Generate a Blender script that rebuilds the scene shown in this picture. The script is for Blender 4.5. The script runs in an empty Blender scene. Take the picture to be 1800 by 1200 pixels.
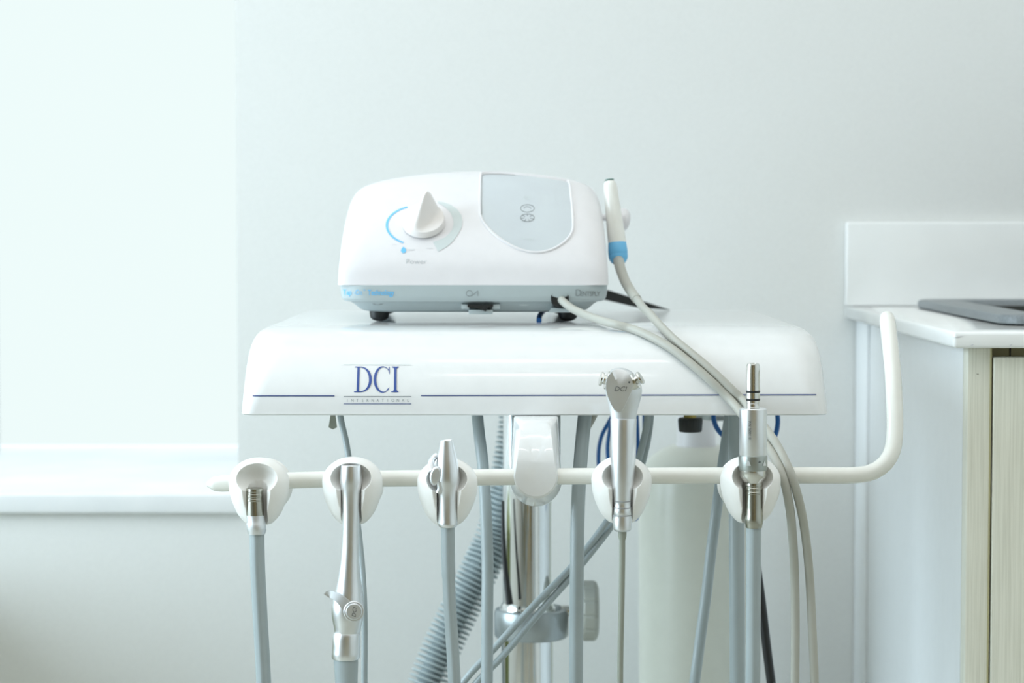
import bpy, bmesh, math, random
from mathutils import Vector, Matrix
from mathutils.bvhtree import BVHTree

random.seed(4)
SC = bpy.context.scene
COL = SC.collection
PI = math.pi

# ------------------------------------------------------------------ camera
F = 3900.0                                  # focal length in pixels of the 1800 px frame
CAMZ = 1.02
TH = math.atan(200.0 / F)
CAM = Vector((0, 0, CAMZ))
cd = bpy.data.cameras.new('camera')
cam = bpy.data.objects.new('camera', cd)
COL.objects.link(cam)
cam.location = CAM
cam.rotation_euler = (PI / 2 - TH, 0, 0)
cd.sensor_width = 36.0
cd.lens = F / 1800 * 36
cd.clip_start = 0.05
cd.dof.use_dof = True
cd.dof.focus_distance = 1.85
cd.dof.aperture_fstop = 7.0
SC.camera = cam

# ------------------------------------------------------------------ view, world, lights
SC.view_settings.view_transform = 'Standard'
SC.view_settings.look = 'None'
SC.view_settings.exposure = 0.0
SC.view_settings.gamma = 1.0
SC.view_settings.use_curve_mapping = False
w = bpy.data.worlds.new('sky')
SC.world = w
w.use_nodes = True
w.node_tree.nodes['Background'].inputs[0].default_value = (0.80, 0.92, 1.0, 1)
w.node_tree.nodes['Background'].inputs[1].default_value = 1.6


def area(name, loc, rot, sx, sy, power, col):
    l = bpy.data.lights.new(name, 'AREA')
    l.shape = 'RECTANGLE'
    l.size, l.size_y = sx, sy
    l.energy = power
    l.color = col
    o = bpy.data.objects.new(name, l)
    o.location = loc
    o.rotation_euler = rot
    COL.objects.link(o)
    return o


# daylight through the window in the left wall (out of frame)
area('daylight', (-2.19, 1.45, 1.35), (0, -PI / 2, 0), 1.6, 1.8, 51, (0.73, 0.885, 1.0))
# ceiling panels of the room (out of frame)
area('ceiling_light', (-0.1, 0.7, 2.57), (0, 0, 0), 3.4, 3.6, 26, (1.0, 0.96, 0.93))

# ------------------------------------------------------------------ pixel helpers
_c, _s = math.cos(TH), math.sin(TH)


def ray(px, py):
    r, u = px - 900.0, -(py - 600.0)
    return Vector((r, F * _c + u * _s, u * _c - F * _s))


def P(px, py, D):
    d = ray(px, py)
    return CAM + d * (D / d.y)


def S(D):
    return D / F


def project(p):
    v = p - CAM
    fw = v.y * _c - v.z * _s
    return 900 + F * v.x / fw, 600 - F * (v.y * _s + v.z * _c) / fw


def D_on_z(py, z):
    d = ray(900, py)
    return (z - CAMZ) / d.z * d.y


# ------------------------------------------------------------------ materials
def mat(name, col, rough=0.5, metal=0.0, spec=0.5, coat=0.0, noise=None, bump=0.0, bscale=60.0, trans=0.0, rnoise=0.0):
    m = bpy.data.materials.new(name)
    m.use_nodes = True
    nt = m.node_tree
    b = nt.nodes['Principled BSDF']
    b.inputs['Base Color'].default_value = (*col, 1)
    b.inputs['Roughness'].default_value = rough
    b.inputs['Metallic'].default_value = metal
    b.inputs['Specular IOR Level'].default_value = spec
    b.inputs['Coat Weight'].default_value = coat
    b.inputs['Coat Roughness'].default_value = 0.06
    b.inputs['Transmission Weight'].default_value = trans
    tc = nt.nodes.new('ShaderNodeTexCoord')
    n = nt.nodes.new('ShaderNodeTexNoise')
    n.inputs['Scale'].default_value = noise[1] if noise else bscale
    n.inputs['Detail'].default_value = 5
    nt.links.new(tc.outputs['Object'], n.inputs['Vector'])
    r = nt.nodes.new('ShaderNodeValToRGB')
    c2 = noise[0] if noise else tuple(c * 0.975 for c in col)
    r.color_ramp.elements[0].position = 0.35
    r.color_ramp.elements[1].position = 0.65
    r.color_ramp.elements[0].color = (*c2, 1)
    r.color_ramp.elements[1].color = (*col, 1)
    nt.links.new(n.outputs['Fac'], r.inputs['Fac'])
    nt.links.new(r.outputs['Color'], b.inputs['Base Color'])
    if rnoise:
        mr = nt.nodes.new('ShaderNodeMapRange')
        mr.inputs['To Min'].default_value = rough - rnoise
        mr.inputs['To Max'].default_value = rough + rnoise
        nt.links.new(n.outputs['Fac'], mr.inputs['Value'])
        nt.links.new(mr.outputs[0], b.inputs['Roughness'])
    if bump:
        n2 = nt.nodes.new('ShaderNodeTexNoise')
        n2.inputs['Scale'].default_value = bscale
        n2.inputs['Detail'].default_value = 4
        nt.links.new(tc.outputs['Object'], n2.inputs['Vector'])
        bp = nt.nodes.new('ShaderNodeBump')
        bp.inputs['Strength'].default_value = bump
        bp.inputs['Distance'].default_value = 0.001
        nt.links.new(n2.outputs['Fac'], bp.inputs['Height'])
        nt.links.new(bp.outputs['Normal'], b.inputs['Normal'])
    return m


def mat_emit(name, col, strength):
    m = bpy.data.materials.new(name)
    m.use_nodes = True
    nt = m.node_tree
    nt.nodes.remove(nt.nodes['Principled BSDF'])
    e = nt.nodes.new('ShaderNodeEmission')
    e.inputs[0].default_value = (*col, 1)
    e.inputs[1].default_value = strength
    nt.links.new(e.outputs[0], nt.nodes['Material Output'].inputs[0])
    return m


def mat_wood(name, c1, c2, rough=0.5):
    m = mat(name, c1, rough)
    nt = m.node_tree
    b = nt.nodes['Principled BSDF']
    tc = nt.nodes.new('ShaderNodeTexCoord')
    mp = nt.nodes.new('ShaderNodeMapping')
    mp.inputs['Scale'].default_value = (620, 620, 9)
    nt.links.new(tc.outputs['Object'], mp.inputs['Vector'])
    n = nt.nodes.new('ShaderNodeTexNoise')
    n.inputs['Scale'].default_value = 1.0
    n.inputs['Detail'].default_value = 6
    n.inputs['Roughness'].default_value = 0.65
    nt.links.new(mp.outputs[0], n.inputs['Vector'])
    r = nt.nodes.new('ShaderNodeValToRGB')
    r.color_ramp.elements[0].position = 0.33
    r.color_ramp.elements[0].color = (*c2, 1)
    r.color_ramp.elements[1].position = 0.58
    r.color_ramp.elements[1].color = (*c1, 1)
    nt.links.new(n.outputs['Fac'], r.inputs['Fac'])
    nt.links.new(r.outputs['Color'], b.inputs['Base Color'])
    return m


M = {}
M['wall'] = mat('painted wall', (0.79, 0.80, 0.785), 0.55, bump=0.15, bscale=350)
M['ceiling'] = mat('ceiling paint', (0.85, 0.86, 0.84), 0.8)
M['floor'] = mat('olive vinyl floor', (0.52, 0.51, 0.44), 0.35, noise=((0.48, 0.47, 0.40), 14))
M['wall_far'] = mat('warm ochre wall', (0.19, 0.145, 0.06), 0.6)
M['marble'] = mat('white marble', (0.90, 0.92, 0.93), 0.25, noise=((0.79, 0.82, 0.84), 6))
M['quartz'] = mat('white quartz', (0.88, 0.89, 0.88), 0.12, noise=((0.86, 0.87, 0.86), 24))
M['tray'] = mat('tray white gelcoat', (0.82, 0.83, 0.83), 0.16, coat=0.5)
M['shell'] = mat('scaler shell white', (0.80, 0.785, 0.80), 0.34)
M['holder'] = mat('holder plastic', (0.93, 0.925, 0.90), 0.32)
M['cream'] = mat('cream enamel', (0.86, 0.86, 0.81), 0.2, coat=0.3)
M['knob_white'] = mat('dial white', (0.88, 0.84, 0.82), 0.4)
M['base_grey'] = mat('base grey plastic', (0.46, 0.53, 0.54), 0.4)
M['panel_grey'] = mat('keypad grey', (0.60, 0.645, 0.67), 0.5, noise=((0.58, 0.62, 0.65), 30))
M['groove'] = mat('groove grey', (0.30, 0.31, 0.32), 0.5)
M['hose'] = mat('grey hose', (0.38, 0.44, 0.455), 0.28)
M['hose_dk'] = mat('dark grey hose', (0.17, 0.20, 0.20), 0.42)
M['corr'] = mat('corrugated hose grey', (0.42, 0.49, 0.50), 0.45)
M['cable'] = mat('pale grey cable', (0.46, 0.46, 0.41), 0.42)
M['rubber'] = mat('black rubber', (0.012, 0.014, 0.014), 0.42)
M['alu'] = mat('satin aluminium', (0.80, 0.82, 0.84), 0.33, metal=1.0)
M['alu_b'] = mat('bead blasted aluminium', (0.74, 0.76, 0.78), 0.46, metal=1.0)
M['alu_dk'] = mat('dark anodised aluminium', (0.42, 0.45, 0.43), 0.4, metal=1.0)
M['steel'] = mat('polished steel', (0.70, 0.70, 0.67), 0.16, metal=1.0)
M['conn'] = mat('nickel connector', (0.42, 0.42, 0.37), 0.25, metal=1.0)
M['chrome'] = mat('chrome', (0.78, 0.80, 0.80), 0.07, metal=1.0, rnoise=0.02)
M['castgrey'] = mat('painted collar grey', (0.36, 0.40, 0.41), 0.28, metal=0.5)
M['knobgrey'] = mat('clamp knob grey', (0.42, 0.44, 0.40), 0.45)
M['olive'] = mat('olive grey plastic', (0.30, 0.32, 0.27), 0.5)
M['blue_ring'] = mat('blue silicone', (0.16, 0.50, 0.80), 0.35)
M['blue_tube'] = mat('blue tubing', (0.01, 0.11, 0.36), 0.3)
M['ink_blue'] = mat('blue ink', (0.035, 0.085, 0.33), 0.35)
M['ink_line'] = mat('navy ink', (0.05, 0.08, 0.24), 0.35)
M['ink_sky'] = mat('sky blue ink', (0.16, 0.56, 0.93), 0.4)
M['ink_grey'] = mat('grey ink', (0.26, 0.29, 0.30), 0.4)
M['ink_pale'] = mat('pale grey ink', (0.62, 0.68, 0.68), 0.4)
M['ink_lpale'] = mat('very pale grey ink', (0.68, 0.69, 0.71), 0.4)
M['ink_word'] = mat('pale grey lettering', (0.50, 0.53, 0.54), 0.4)
M['ink_dark'] = mat('engraved dark', (0.09, 0.10, 0.11), 0.5)
M['tank'] = mat('tank white enamel', (0.70, 0.71, 0.63), 0.3)
M['brass'] = mat('brass', (0.45, 0.36, 0.12), 0.35, metal=1.0)
M['wood'] = mat_wood('pale laminate', (0.83, 0.83, 0.73), (0.70, 0.70, 0.60))
M['side'] = mat('cabinet side laminate', (0.90, 0.93, 0.95), 0.28)
M['dark_in'] = mat('cabinet inside', (0.16, 0.15, 0.07), 0.7)
M['edge'] = mat('edge band', (0.50, 0.47, 0.27), 0.5)
M['sink'] = mat('grey composite sink', (0.21, 0.235, 0.25), 0.38, noise=((0.17, 0.19, 0.20), 500))
M['sink_shade'] = mat('sink bowl shade', (0.045, 0.05, 0.045), 0.5)  # darker copy of the sink grey; the bowl's shade is in the colour
M['blind'] = mat_emit('daylit roller blind', (0.86, 0.975, 0.965), 1.0)
M['frame'] = mat('window frame white', (0.75, 0.78, 0.77), 0.4)
M['outside'] = mat_emit('bright daylight glass', (0.75, 0.92, 1.0), 2.2)
M['lamp'] = mat_emit('lamp tube', (1.0, 0.98, 0.95), 16.0)
M['door'] = mat_wood('added oak door', (0.50, 0.33, 0.11), (0.30, 0.19, 0.06), 0.4)  # brown of the added rear door, chosen for chrome reflections
M['bin'] = mat('olive plastic', (0.22, 0.25, 0.09), 0.5)  # olive of the added bin, tints the wall corner green
M['housing'] = mat('lamp housing', (0.6, 0.6, 0.58), 0.5)

# ------------------------------------------------------------------ mesh helpers
ORG = {}          # world origin of each root
BVH = {}


def tag(o, label=None, cat=None, group=None, kind=None):
    if label: o['label'] = label
    if cat: o['category'] = cat
    if group: o['group'] = group
    if kind: o['kind'] = kind
    return o


def empty(name, loc, label=None, cat=None, group=None, kind=None):
    o = bpy.data.objects.new(name, None)
    o.empty_display_size = 0.02
    COL.objects.link(o)
    o.location = loc
    ORG[o] = Vector(loc)
    return tag(o, label, cat, group, kind)


def mk(name, verts, faces, m, parent=None, sharp=38, bvh=False, flip=None):
    verts = [Vector(v) for v in verts]
    if parent is not None:
        org = ORG[parent]
    else:
        lo = Vector([min(v[i] for v in verts) for i in range(3)])
        hi = Vector([max(v[i] for v in verts) for i in range(3)])
        org = Vector(((lo.x + hi.x) / 2, (lo.y + hi.y) / 2, lo.z))
    me = bpy.data.meshes.new(name)
    me.from_pydata([v - org for v in verts], [], faces)
    bm = bmesh.new()
    bm.from_mesh(me)
    bmesh.ops.remove_doubles(bm, verts=bm.verts, dist=1e-6)
    bmesh.ops.recalc_face_normals(bm, faces=bm.faces)
    bm.to_mesh(me)
    bm.free()
    me.materials.append(m)
    if sharp > 0:
        me.polygons.foreach_set('use_smooth', [True] * len(me.polygons))
        me.set_sharp_from_angle(angle=math.radians(sharp))
    me.update()
    o = bpy.data.objects.new(name, me)
    COL.objects.link(o)
    if parent is not None:
        o.parent = parent
    else:
        o.location = org
    ORG[o] = org
    if bvh:
        BVH[o] = BVHTree.FromPolygons(verts, faces)
    return o


class MB:
    def __init__(self):
        self.v, self.f = [], []

    def add(self, v, f):
        n = len(self.v)
        self.v += [Vector(x) for x in v]
        self.f += [[i + n for i in q] for q in f]
        return self

    def box(self, x0, x1, y0, y1, z0, z1, bev=0.0):
        bm = bmesh.new()
        bmesh.ops.create_cube(bm, size=1)
        for v in bm.verts:
            v.co = Vector(((x0 + x1) / 2 + v.co.x * (x1 - x0), (y0 + y1) / 2 + v.co.y * (y1 - y0), (z0 + z1) / 2 + v.co.z * (z1 - z0)))
        if bev:
            bmesh.ops.bevel(bm, geom=bm.edges[:], offset=bev, segments=3, affect='EDGES', profile=0.5)
        bm.verts.index_update()
        self.add([v.co.copy() for v in bm.verts], [[v.index for v in f.verts] for f in bm.faces])
        bm.free()
        return self

    def build(self, name, m, parent=None, **k):
        return mk(name, self.v, self.f, m, parent, **k)


def catmull(pts, n=8):
    pts = [Vector(p) for p in pts]
    if len(pts) < 3:
        return [pts[0].lerp(pts[-1], i / n) for i in range(n + 1)]
    q = [pts[0] * 2 - pts[1]] + pts + [pts[-1] * 2 - pts[-2]]
    out = []
    for i in range(1, len(q) - 2):
        p0, p1, p2, p3 = q[i - 1:i + 3]
        # centripetal parametrisation keeps uneven points from overshooting
        t0 = 0.0
        t1 = t0 + max(1e-6, (p1 - p0).length) ** 0.5
        t2 = t1 + max(1e-6, (p2 - p1).length) ** 0.5
        t3 = t2 + max(1e-6, (p3 - p2).length) ** 0.5
        for k in range(n):
            t = t1 + (t2 - t1) * k / n
            a1 = p0 * ((t1 - t) / (t1 - t0)) + p1 * ((t - t0) / (t1 - t0))
            a2 = p1 * ((t2 - t) / (t2 - t1)) + p2 * ((t - t1) / (t2 - t1))
            a3 = p2 * ((t3 - t) / (t3 - t2)) + p3 * ((t - t2) / (t3 - t2))
            b1 = a1 * ((t2 - t) / (t2 - t0)) + a2 * ((t - t0) / (t2 - t0))
            b2 = a2 * ((t3 - t) / (t3 - t1)) + a3 * ((t - t1) / (t3 - t1))
            out.append(b1 * ((t2 - t) / (t2 - t1)) + b2 * ((t - t1) / (t2 - t1)))
    out.append(pts[-1])
    return out


def resample(path, step):
    out = [path[0]]
    acc = 0.0
    for a, b in zip(path, path[1:]):
        L = (b - a).length
        if L < 1e-9:
            continue
        while acc + L >= step:
            t = (step - acc) / L
            a = a.lerp(b, t)
            out.append(a)
            L = (b - a).length
            acc = 0.0
            if L < 1e-9:
                break
        acc += L
    out.append(path[-1])
    return out


def tube_geo(path, rad, sides=16, section=None, cap=True):
    """rad: number or f(i, n, length); section: f(phi) radial factor, phi=0 faces the camera"""
    n = len(path)
    ref = Vector((0, -1, 0))
    V, Fc = [], []
    L = 0.0
    nrm = None
    for i, p in enumerate(path):
        t = (path[min(i + 1, n - 1)] - path[max(i - 1, 0)]).normalized()
        if i:
            L += (p - path[i - 1]).length
        if nrm is None:
            nrm = ref - t * ref.dot(t)
            if nrm.length < 1e-3:
                nrm = Vector((1, 0, 0)) - t * t.x
        else:
            nrm = nrm - t * nrm.dot(t)
        nrm.normalize()
        bi = t.cross(nrm)
        r = rad(i, n, L) if callable(rad) else rad
        for k in range(sides):
            ph = 2 * PI * k / sides
            rr = r * (section(ph) if section else 1.0)
            V.append(p + nrm * (rr * math.cos(ph)) + bi * (rr * math.sin(ph)))
    for i in range(n - 1):
        for k in range(sides):
            k2 = (k + 1) % sides
            Fc.append([i * sides + k, i * sides + k2, (i + 1) * sides + k2, (i + 1) * sides + k])
    if cap:
        Fc.append(list(range(sides))[::-1])
        Fc.append([(n - 1) * sides + k for k in range(sides)])
    return V, Fc


def tube(name, pts, r, m, parent=None, n=8, sides=16, section=None, smooth_path=True, **k):
    path = catmull(pts, n) if smooth_path else [Vector(p) for p in pts]
    v, f = tube_geo(path, r, sides, section)
    return mk(name, v, f, m, parent, **k)


def px_path(lst):
    return [P(*q) for q in lst]


def lathe_px(name, prof, D, m, parent=None, sides=40, ey=1.0, cap=True, sharp=32, flut=None, bvh=False):
    """prof: (py, half width px, centre px [, D]) rings stacked along a near-vertical axis"""
    V, Fc = [], []
    for q in prof:
        py, hw, cx = q[:3]
        d = q[3] if len(q) > 3 else D
        c = P(cx, py, d)
        r = hw * S(d)
        for k in range(sides):
            a = 2 * PI * k / sides
            rr = r * (flut(a) if flut else 1)
            V.append(c + Vector((rr * math.sin(a), -rr * ey * math.cos(a), 0)))
    n = len(prof)
    for i in range(n - 1):
        for k in range(sides):
            k2 = (k + 1) % sides
            Fc.append([i * sides + k, i * sides + k2, (i + 1) * sides + k2, (i + 1) * sides + k])
    if cap:
        Fc.append(list(range(sides)))
        Fc.append([(n - 1) * sides + k for k in range(sides)])
    return mk(name, V, Fc, m, parent, sharp=sharp, bvh=bvh)


def lathe_axis(prof, origin, axis, sides=32, flut=None, start=None):
    """prof (distance along axis, radius)"""
    axis = Vector(axis).normalized()
    a0 = Vector(start) if start else (Vector((0, 0, 1)) if abs(axis.z) < 0.9 else Vector((1, 0, 0)))
    u = (a0 - axis * a0.dot(axis)).normalized()
    v = axis.cross(u)
    V, Fc = [], []
    for (h, r) in prof:
        for k in range(sides):
            a = 2 * PI * k / sides
            rr = r * (flut(a) if flut else 1)
            V.append(Vector(origin) + axis * h + u * (rr * math.cos(a)) + v * (rr * math.sin(a)))
    n = len(prof)
    for i in range(n - 1):
        for k in range(sides):
            k2 = (k + 1) % sides
            Fc.append([i * sides + k, i * sides + k2, (i + 1) * sides + k2, (i + 1) * sides + k])
    Fc.append(list(range(sides)))
    Fc.append([(n - 1) * sides + k for k in range(sides)])
    return V, Fc


def loft(rings, caps=(True, True)):
    n = len(rings[0])
    V = [p for r in rings for p in r]
    Fc = []
    for i in range(len(rings) - 1):
        for k in range(n):
            k2 = (k + 1) % n
            Fc.append([i * n + k, i * n + k2, (i + 1) * n + k2, (i + 1) * n + k])
    if caps[0]: Fc.append(list(range(n)))
    if caps[1]: Fc.append([(len(rings) - 1) * n + k for k in range(n)])
    return V, Fc


def rrect(x0, x1, y0, y1, r, z, seg=6):
    r = min(r, (x1 - x0) / 2 - 1e-5, (y1 - y0) / 2 - 1e-5)
    out = []
    for cx, cy, a0 in ((x1 - r, y1 - r, 0), (x0 + r, y1 - r, PI / 2), (x0 + r, y0 + r, PI), (x1 - r, y0 + r, 1.5 * PI)):
        for i in range(seg + 1):
            a = a0 + PI / 2 * i / seg
            out.append(Vector((cx + r * math.cos(a), cy + r * math.sin(a), z)))
    return out


# --- marks printed on a surface: each vertex is laid on the real surface of its carrier
def lay(px, py, bvh, off=0.00018):
    d = ray(px, py).normalized()
    h = bvh.ray_cast(CAM, d)
    if h[0] is None:
        return None
    return h[0] - d * off


def decal(name, polys, carrier, m, off=0.0005):
    """polys: list of (pts, faces) in picture units, laid on the carrier's surface"""
    V, Fc = [], []
    for pts, faces in polys:
        n = len(V)
        q = [lay(x, y, BVH[carrier], off) for x, y in pts]
        last = next((p for p in q if p is not None), None)
        if last is None:
            continue
        for p in q:
            last = p if p is not None else last
            V.append(last)
        Fc += [[i + n for i in f] for f in faces]
    return mk(name, V, Fc, m, carrier, sharp=0)


def strip(a, b):
    n = len(a)
    return (list(a) + list(b), [[i, i + 1, n + i + 1, n + i] for i in range(n - 1)])


def stroke(pts, wd, sub=6):
    """a line of width wd through pts"""
    q = []
    for (x0, y0), (x1, y1) in zip(pts, pts[1:]):
        for i in range(sub):
            q.append((x0 + (x1 - x0) * i / sub, y0 + (y1 - y0) * i / sub))
    q.append(pts[-1])
    A, B = [], []
    for i, (x, y) in enumerate(q):
        x0, y0 = q[max(0, i - 1)]
        x1, y1 = q[min(len(q) - 1, i + 1)]
        L = math.hypot(x1 - x0, y1 - y0) or 1
        nx, ny = -(y1 - y0) / L * wd / 2, (x1 - x0) / L * wd / 2
        A.append((x + nx, y + ny))
        B.append((x - nx, y - ny))
    return strip(A, B)


def ell(cx, cy, rx, ry, a0, a1, n=32):
    return [(cx + rx * math.cos(math.radians(a0 + (a1 - a0) * i / n)), cy + ry * math.sin(math.radians(a0 + (a1 - a0) * i / n))) for i in range(n + 1)]


def text_polys(txt, x, y, h, sx=1.0, shear=0.0, bold=0.0, rot=0.0, align='LEFT', space=1.0):
    """glyph faces of the built-in font in picture units; h = cap height"""
    c = bpy.data.curves.new('glyphs', 'FONT')
    c.body = txt
    c.size = 1.0
    c.resolution_u = 3
    c.offset = bold
    c.shear = shear
    c.align_x = align
    c.space_character = space
    o = bpy.data.objects.new('glyphs', c)
    COL.objects.link(o)
    dg = bpy.context.evaluated_depsgraph_get()
    me = bpy.data.meshes.new_from_object(o.evaluated_get(dg))
    bt = bmesh.new()
    bt.from_mesh(me)
    bmesh.ops.triangulate(bt, faces=bt.faces[:])
    bmesh.ops.subdivide_edges(bt, edges=bt.edges[:], cuts=1)
    bt.to_mesh(me)
    bt.free()
    k = h / 0.70
    ca, sa = math.cos(rot), math.sin(rot)
    pts = []
    for v in me.vertices:
        u, t = v.co.x * k * sx, -v.co.y * k
        pts.append((x + u * ca - t * sa, y + u * sa + t * ca))
    faces = [list(p.vertices) for p in me.polygons]
    bpy.data.objects.remove(o)
    bpy.data.curves.remove(c)
    bpy.data.meshes.remove(me)
    return (pts, faces)


def evaluated_mesh(o, mods):
    for m_type, props in mods:
        md = o.modifiers.new(m_type.lower(), m_type)
        for k, v in props.items():
            setattr(md, k, v)
    bpy.context.view_layer.update()
    dg = bpy.context.evaluated_depsgraph_get()
    me = bpy.data.meshes.new_from_object(o.evaluated_get(dg))
    return me


# ================================================================== ROOM
WALL = 2.60
XL, XR, YB, ZC = -2.2, 1.75, -2.0, 2.6
xr = (417 - 900) * S(WALL)                      # right side of the window recess
zs_top = P(900, 868, WALL - 0.012).z
zs_bot = P(900, 903, WALL - 0.012).z
REC = 3.16
wb = MB()
wb.box(xr, XR + 0.1, WALL, REC + 0.1, 0, ZC)
wb.box(-1.6, xr, WALL, REC + 0.1, 0, zs_bot)
wb.box(-1.6, xr, WALL, REC + 0.1, 2.25, ZC)
wb.box(XL - 0.1, -1.6, WALL, REC + 0.1, 0, ZC)
tag(wb.build('wall_back', M['wall'], sharp=0), kind='structure')
tag(MB().box(XL - 0.1, XR + 0.1, YB - 0.1, REC, -0.1, 0).build('floor', M['floor'], sharp=0), kind='structure')
tag(MB().box(XL - 0.1, XR + 0.1, YB - 0.1, REC, ZC, ZC + 0.1).build('ceiling', M['ceiling'], sharp=0), kind='structure')
tag(MB().box(XR, XR + 0.1, YB - 0.1, WALL, 0, ZC).build('wall_right', M['wall'], sharp=0), kind='structure')
tag(MB().box(XL - 0.1, XR + 0.1, YB - 0.1, YB, 0, ZC).build('wall_front', M['wall_far'], sharp=0), kind='structure')
dr_ = empty('added_door_1', (0.55, YB, 0), kind='structure')  # unseen, added as a brown surface for the metal to reflect
MB().box(0.1, 1.0, YB + 0.002, YB + 0.045, 0.0, 2.05, 0.003).build('door_leaf', M['door'], dr_)
MB().box(0.03, 0.1, YB + 0.002, YB + 0.055, 0.0, 2.12).box(1.0, 1.07, YB + 0.002, YB + 0.055, 0.0, 2.12).box(0.03, 1.07, YB + 0.002, YB + 0.055, 2.05, 2.12).build('door_frame', M['frame'], dr_, sharp=0)
wl = MB()
wl.box(XL - 0.1, XL, YB, WALL, 0, 0.5)
wl.box(XL - 0.1, XL, YB, WALL, 2.15, ZC)
wl.box(XL - 0.1, XL, YB, 0.4, 0.5, 2.15)
wl.box(XL - 0.1, XL, 2.4, WALL, 0.5, 2.15)
tag(wl.build('wall_left', M['wall'], sharp=0), kind='structure')
# side window, out of frame
w2 = empty('window_2', (XL - 0.05, 1.4, 0.5), kind='structure')
MB().box(XL - 0.09, XL - 0.07, 0.4, 2.4, 0.5, 2.15).build('pane', M['outside'], w2, sharp=0)
fr = MB()
fr.box(XL - 0.06, XL - 0.02, 0.4, 0.46, 0.5, 2.15).box(XL - 0.06, XL - 0.02, 2.34, 2.4, 0.5, 2.15)
fr.box(XL - 0.06, XL - 0.02, 0.4, 2.4, 0.5, 0.56).box(XL - 0.06, XL - 0.02, 0.4, 2.4, 2.09, 2.15)
fr.build('window_frame', M['frame'], w2, sharp=0)
# recessed window with a daylit roller blind
w1 = empty('window_1', (-0.96, REC, zs_top), kind='structure')
tag(MB().box(-1.6, xr, REC - 0.03, REC - 0.02, zs_top + 0.004, 2.25).build('roller_blind', M['blind'], w1, sharp=0), label='bright white roller blind lit by daylight')
xm = P(-26, 700, REC - 0.06).x
v, f = tube_geo([Vector((xm, REC - 0.06, zs_top)), Vector((xm, REC - 0.06, 2.25))], 0.02, 20)
mk('window_jamb', v, f, M['frame'], w1)
MB().box(-1.63, xr + 0.005, WALL - 0.012, REC, zs_bot, zs_top, 0.003).build('window_sill', M['marble'], w1)
# lamp strips above and behind the camera, seen only as reflections
def strip_lamp(x, y, z, half, lab):
    t = empty('ceiling_lamp', (x, y, z), lab, 'lamp', 'strip lamps over the chair')
    MB().box(x - half, x + half, y - 0.03, y + 0.03, z + 0.02, z + 0.05, 0.004).build('housing', M['housing'], t)
    v, f = tube_geo([Vector((x - half, y, z)), Vector((x + half, y, z))], 0.012, 12)
    mk('lamp_tube', v, f, M['lamp'], t)
    for s in (-1, 1):
        v, f = tube_geo([Vector((x + s * half * 0.8, y, z + 0.04)), Vector((x + s * half * 0.8, y, ZC))], 0.003, 8)
        mk('hanger', v, f, M['housing'], t)
strip_lamp(0.06, 0.87, 2.35, 0.22, 'narrow white strip lamp with a bare tube, nearer the camera')
strip_lamp(0.06, 1.56, 2.35, 0.22, 'narrow white strip lamp with a bare tube, above the tray front')

# ================================================================== COUNTER
Dcf = 1.955
zc = P(1700, 583, Dcf).z
zcb = P(1700, 612, Dcf).z
xc = P(1676, 600, Dcf).x
xk = P(1700, 700, 1.975).x
XE = 1.70
# sink outline on the counter top
Dsb, Dsf = D_on_z(541, zc), D_on_z(573, zc)
xs = (P(1603, 541, Dsb).x + P(1768, 573, Dsf).x) / 2
sw = 0.56
me_top = MB().box(xc, XE, Dcf, WALL - 0.001, zcb, zc, 0.003)
ct = me_top.build('countertop', M['quartz'])
tag(ct, 'white quartz countertop with small edge chips beside the grey sink', 'countertop')
cut = MB().box(xs + 0.02, xs + sw - 0.02, Dsf + 0.02, Dsb - 0.02, zcb - 0.1, zc + 0.1).build('cutter', M['quartz'])
me2 = evaluated_mesh(ct, [('BOOLEAN', dict(object=cut, operation='DIFFERENCE', solver='EXACT'))])
ct.modifiers.clear()
ct.data = me2
bpy.data.objects.remove(cut)
for (cx, cy, rx) in ((1685, 592, 10), (1709, 606, 4), (1777, 606, 3)):
    e = P(cx, cy, Dcf - 0.0002)
    k = S(Dcf)
    mk('edge_chip', [e + Vector((-rx * k, 0, -1.2 * k)), e + Vector((0, 0, -2 * k)), e + Vector((rx * k, 0, 1.5 * k)), e + Vector((0, 0, 1 * k))],
       [[0, 1, 2, 3]], M['ink_lpale'], ct, sharp=0)
bs = MB().box(xc, XE, WALL - 0.013, WALL - 0.001, zc + 0.0003, P(1500, 390, WALL - 0.013).z, 0.002).build('backsplash', M['quartz'])
tag(bs, 'low white quartz upstand against the wall behind the sink', 'backsplash')
cb = empty('base_cabinet', (xk + 0.3, 2.3, 0), 'pale wood-grain base cabinet with blue-white side under the white countertop', 'cabinet')
MB().box(xk, xk + 0.004, 1.9942, 2.515, 0.0, zcb - 0.0005).build('side_panel', M['side'], cb, sharp=0)['label'] = 'smooth bluish white side panel'
MB().box(xk - 0.003, xk + 0.004, 2.516, 2.598, 0.0, zcb - 0.0005, 0.001).build('scribe_strip', M['side'], cb)
xst1 = P(1741, 800, 1.975).x
MB().box(xk, xst1, 1.974, 1.994, 0.0, zcb - 0.0005, 0.0012).build('stile', M['wood'], cb)
MB().box(xst1 - 0.0015, xst1, 1.9735, 1.994, 0.0, zcb - 0.0006).build('edge_band', M['edge'], cb, sharp=0)
xd = P(1746, 800, 1.970).x
zd = P(1746, 628, 1.970).z
MB().box(xd, xd + 0.45, 1.9715, 1.990, 0.1, zd, 0.0015).build('door', M['wood'], cb)
dn = P(1718, 657, 1.9735)
mk('edge_chip', [dn + Vector((-0.0012, -0.0002, 0)), dn + Vector((0.0012, -0.0002, 0.0003)), dn + Vector((0.001, -0.0002, -0.0006))], [[0, 1, 2]], M['dark_in'], cb, sharp=0)
MB().box(xd + 0.453, XE, 1.9715, 1.990, 0.1, zd, 0.0015).build('door', M['wood'], cb)
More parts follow.
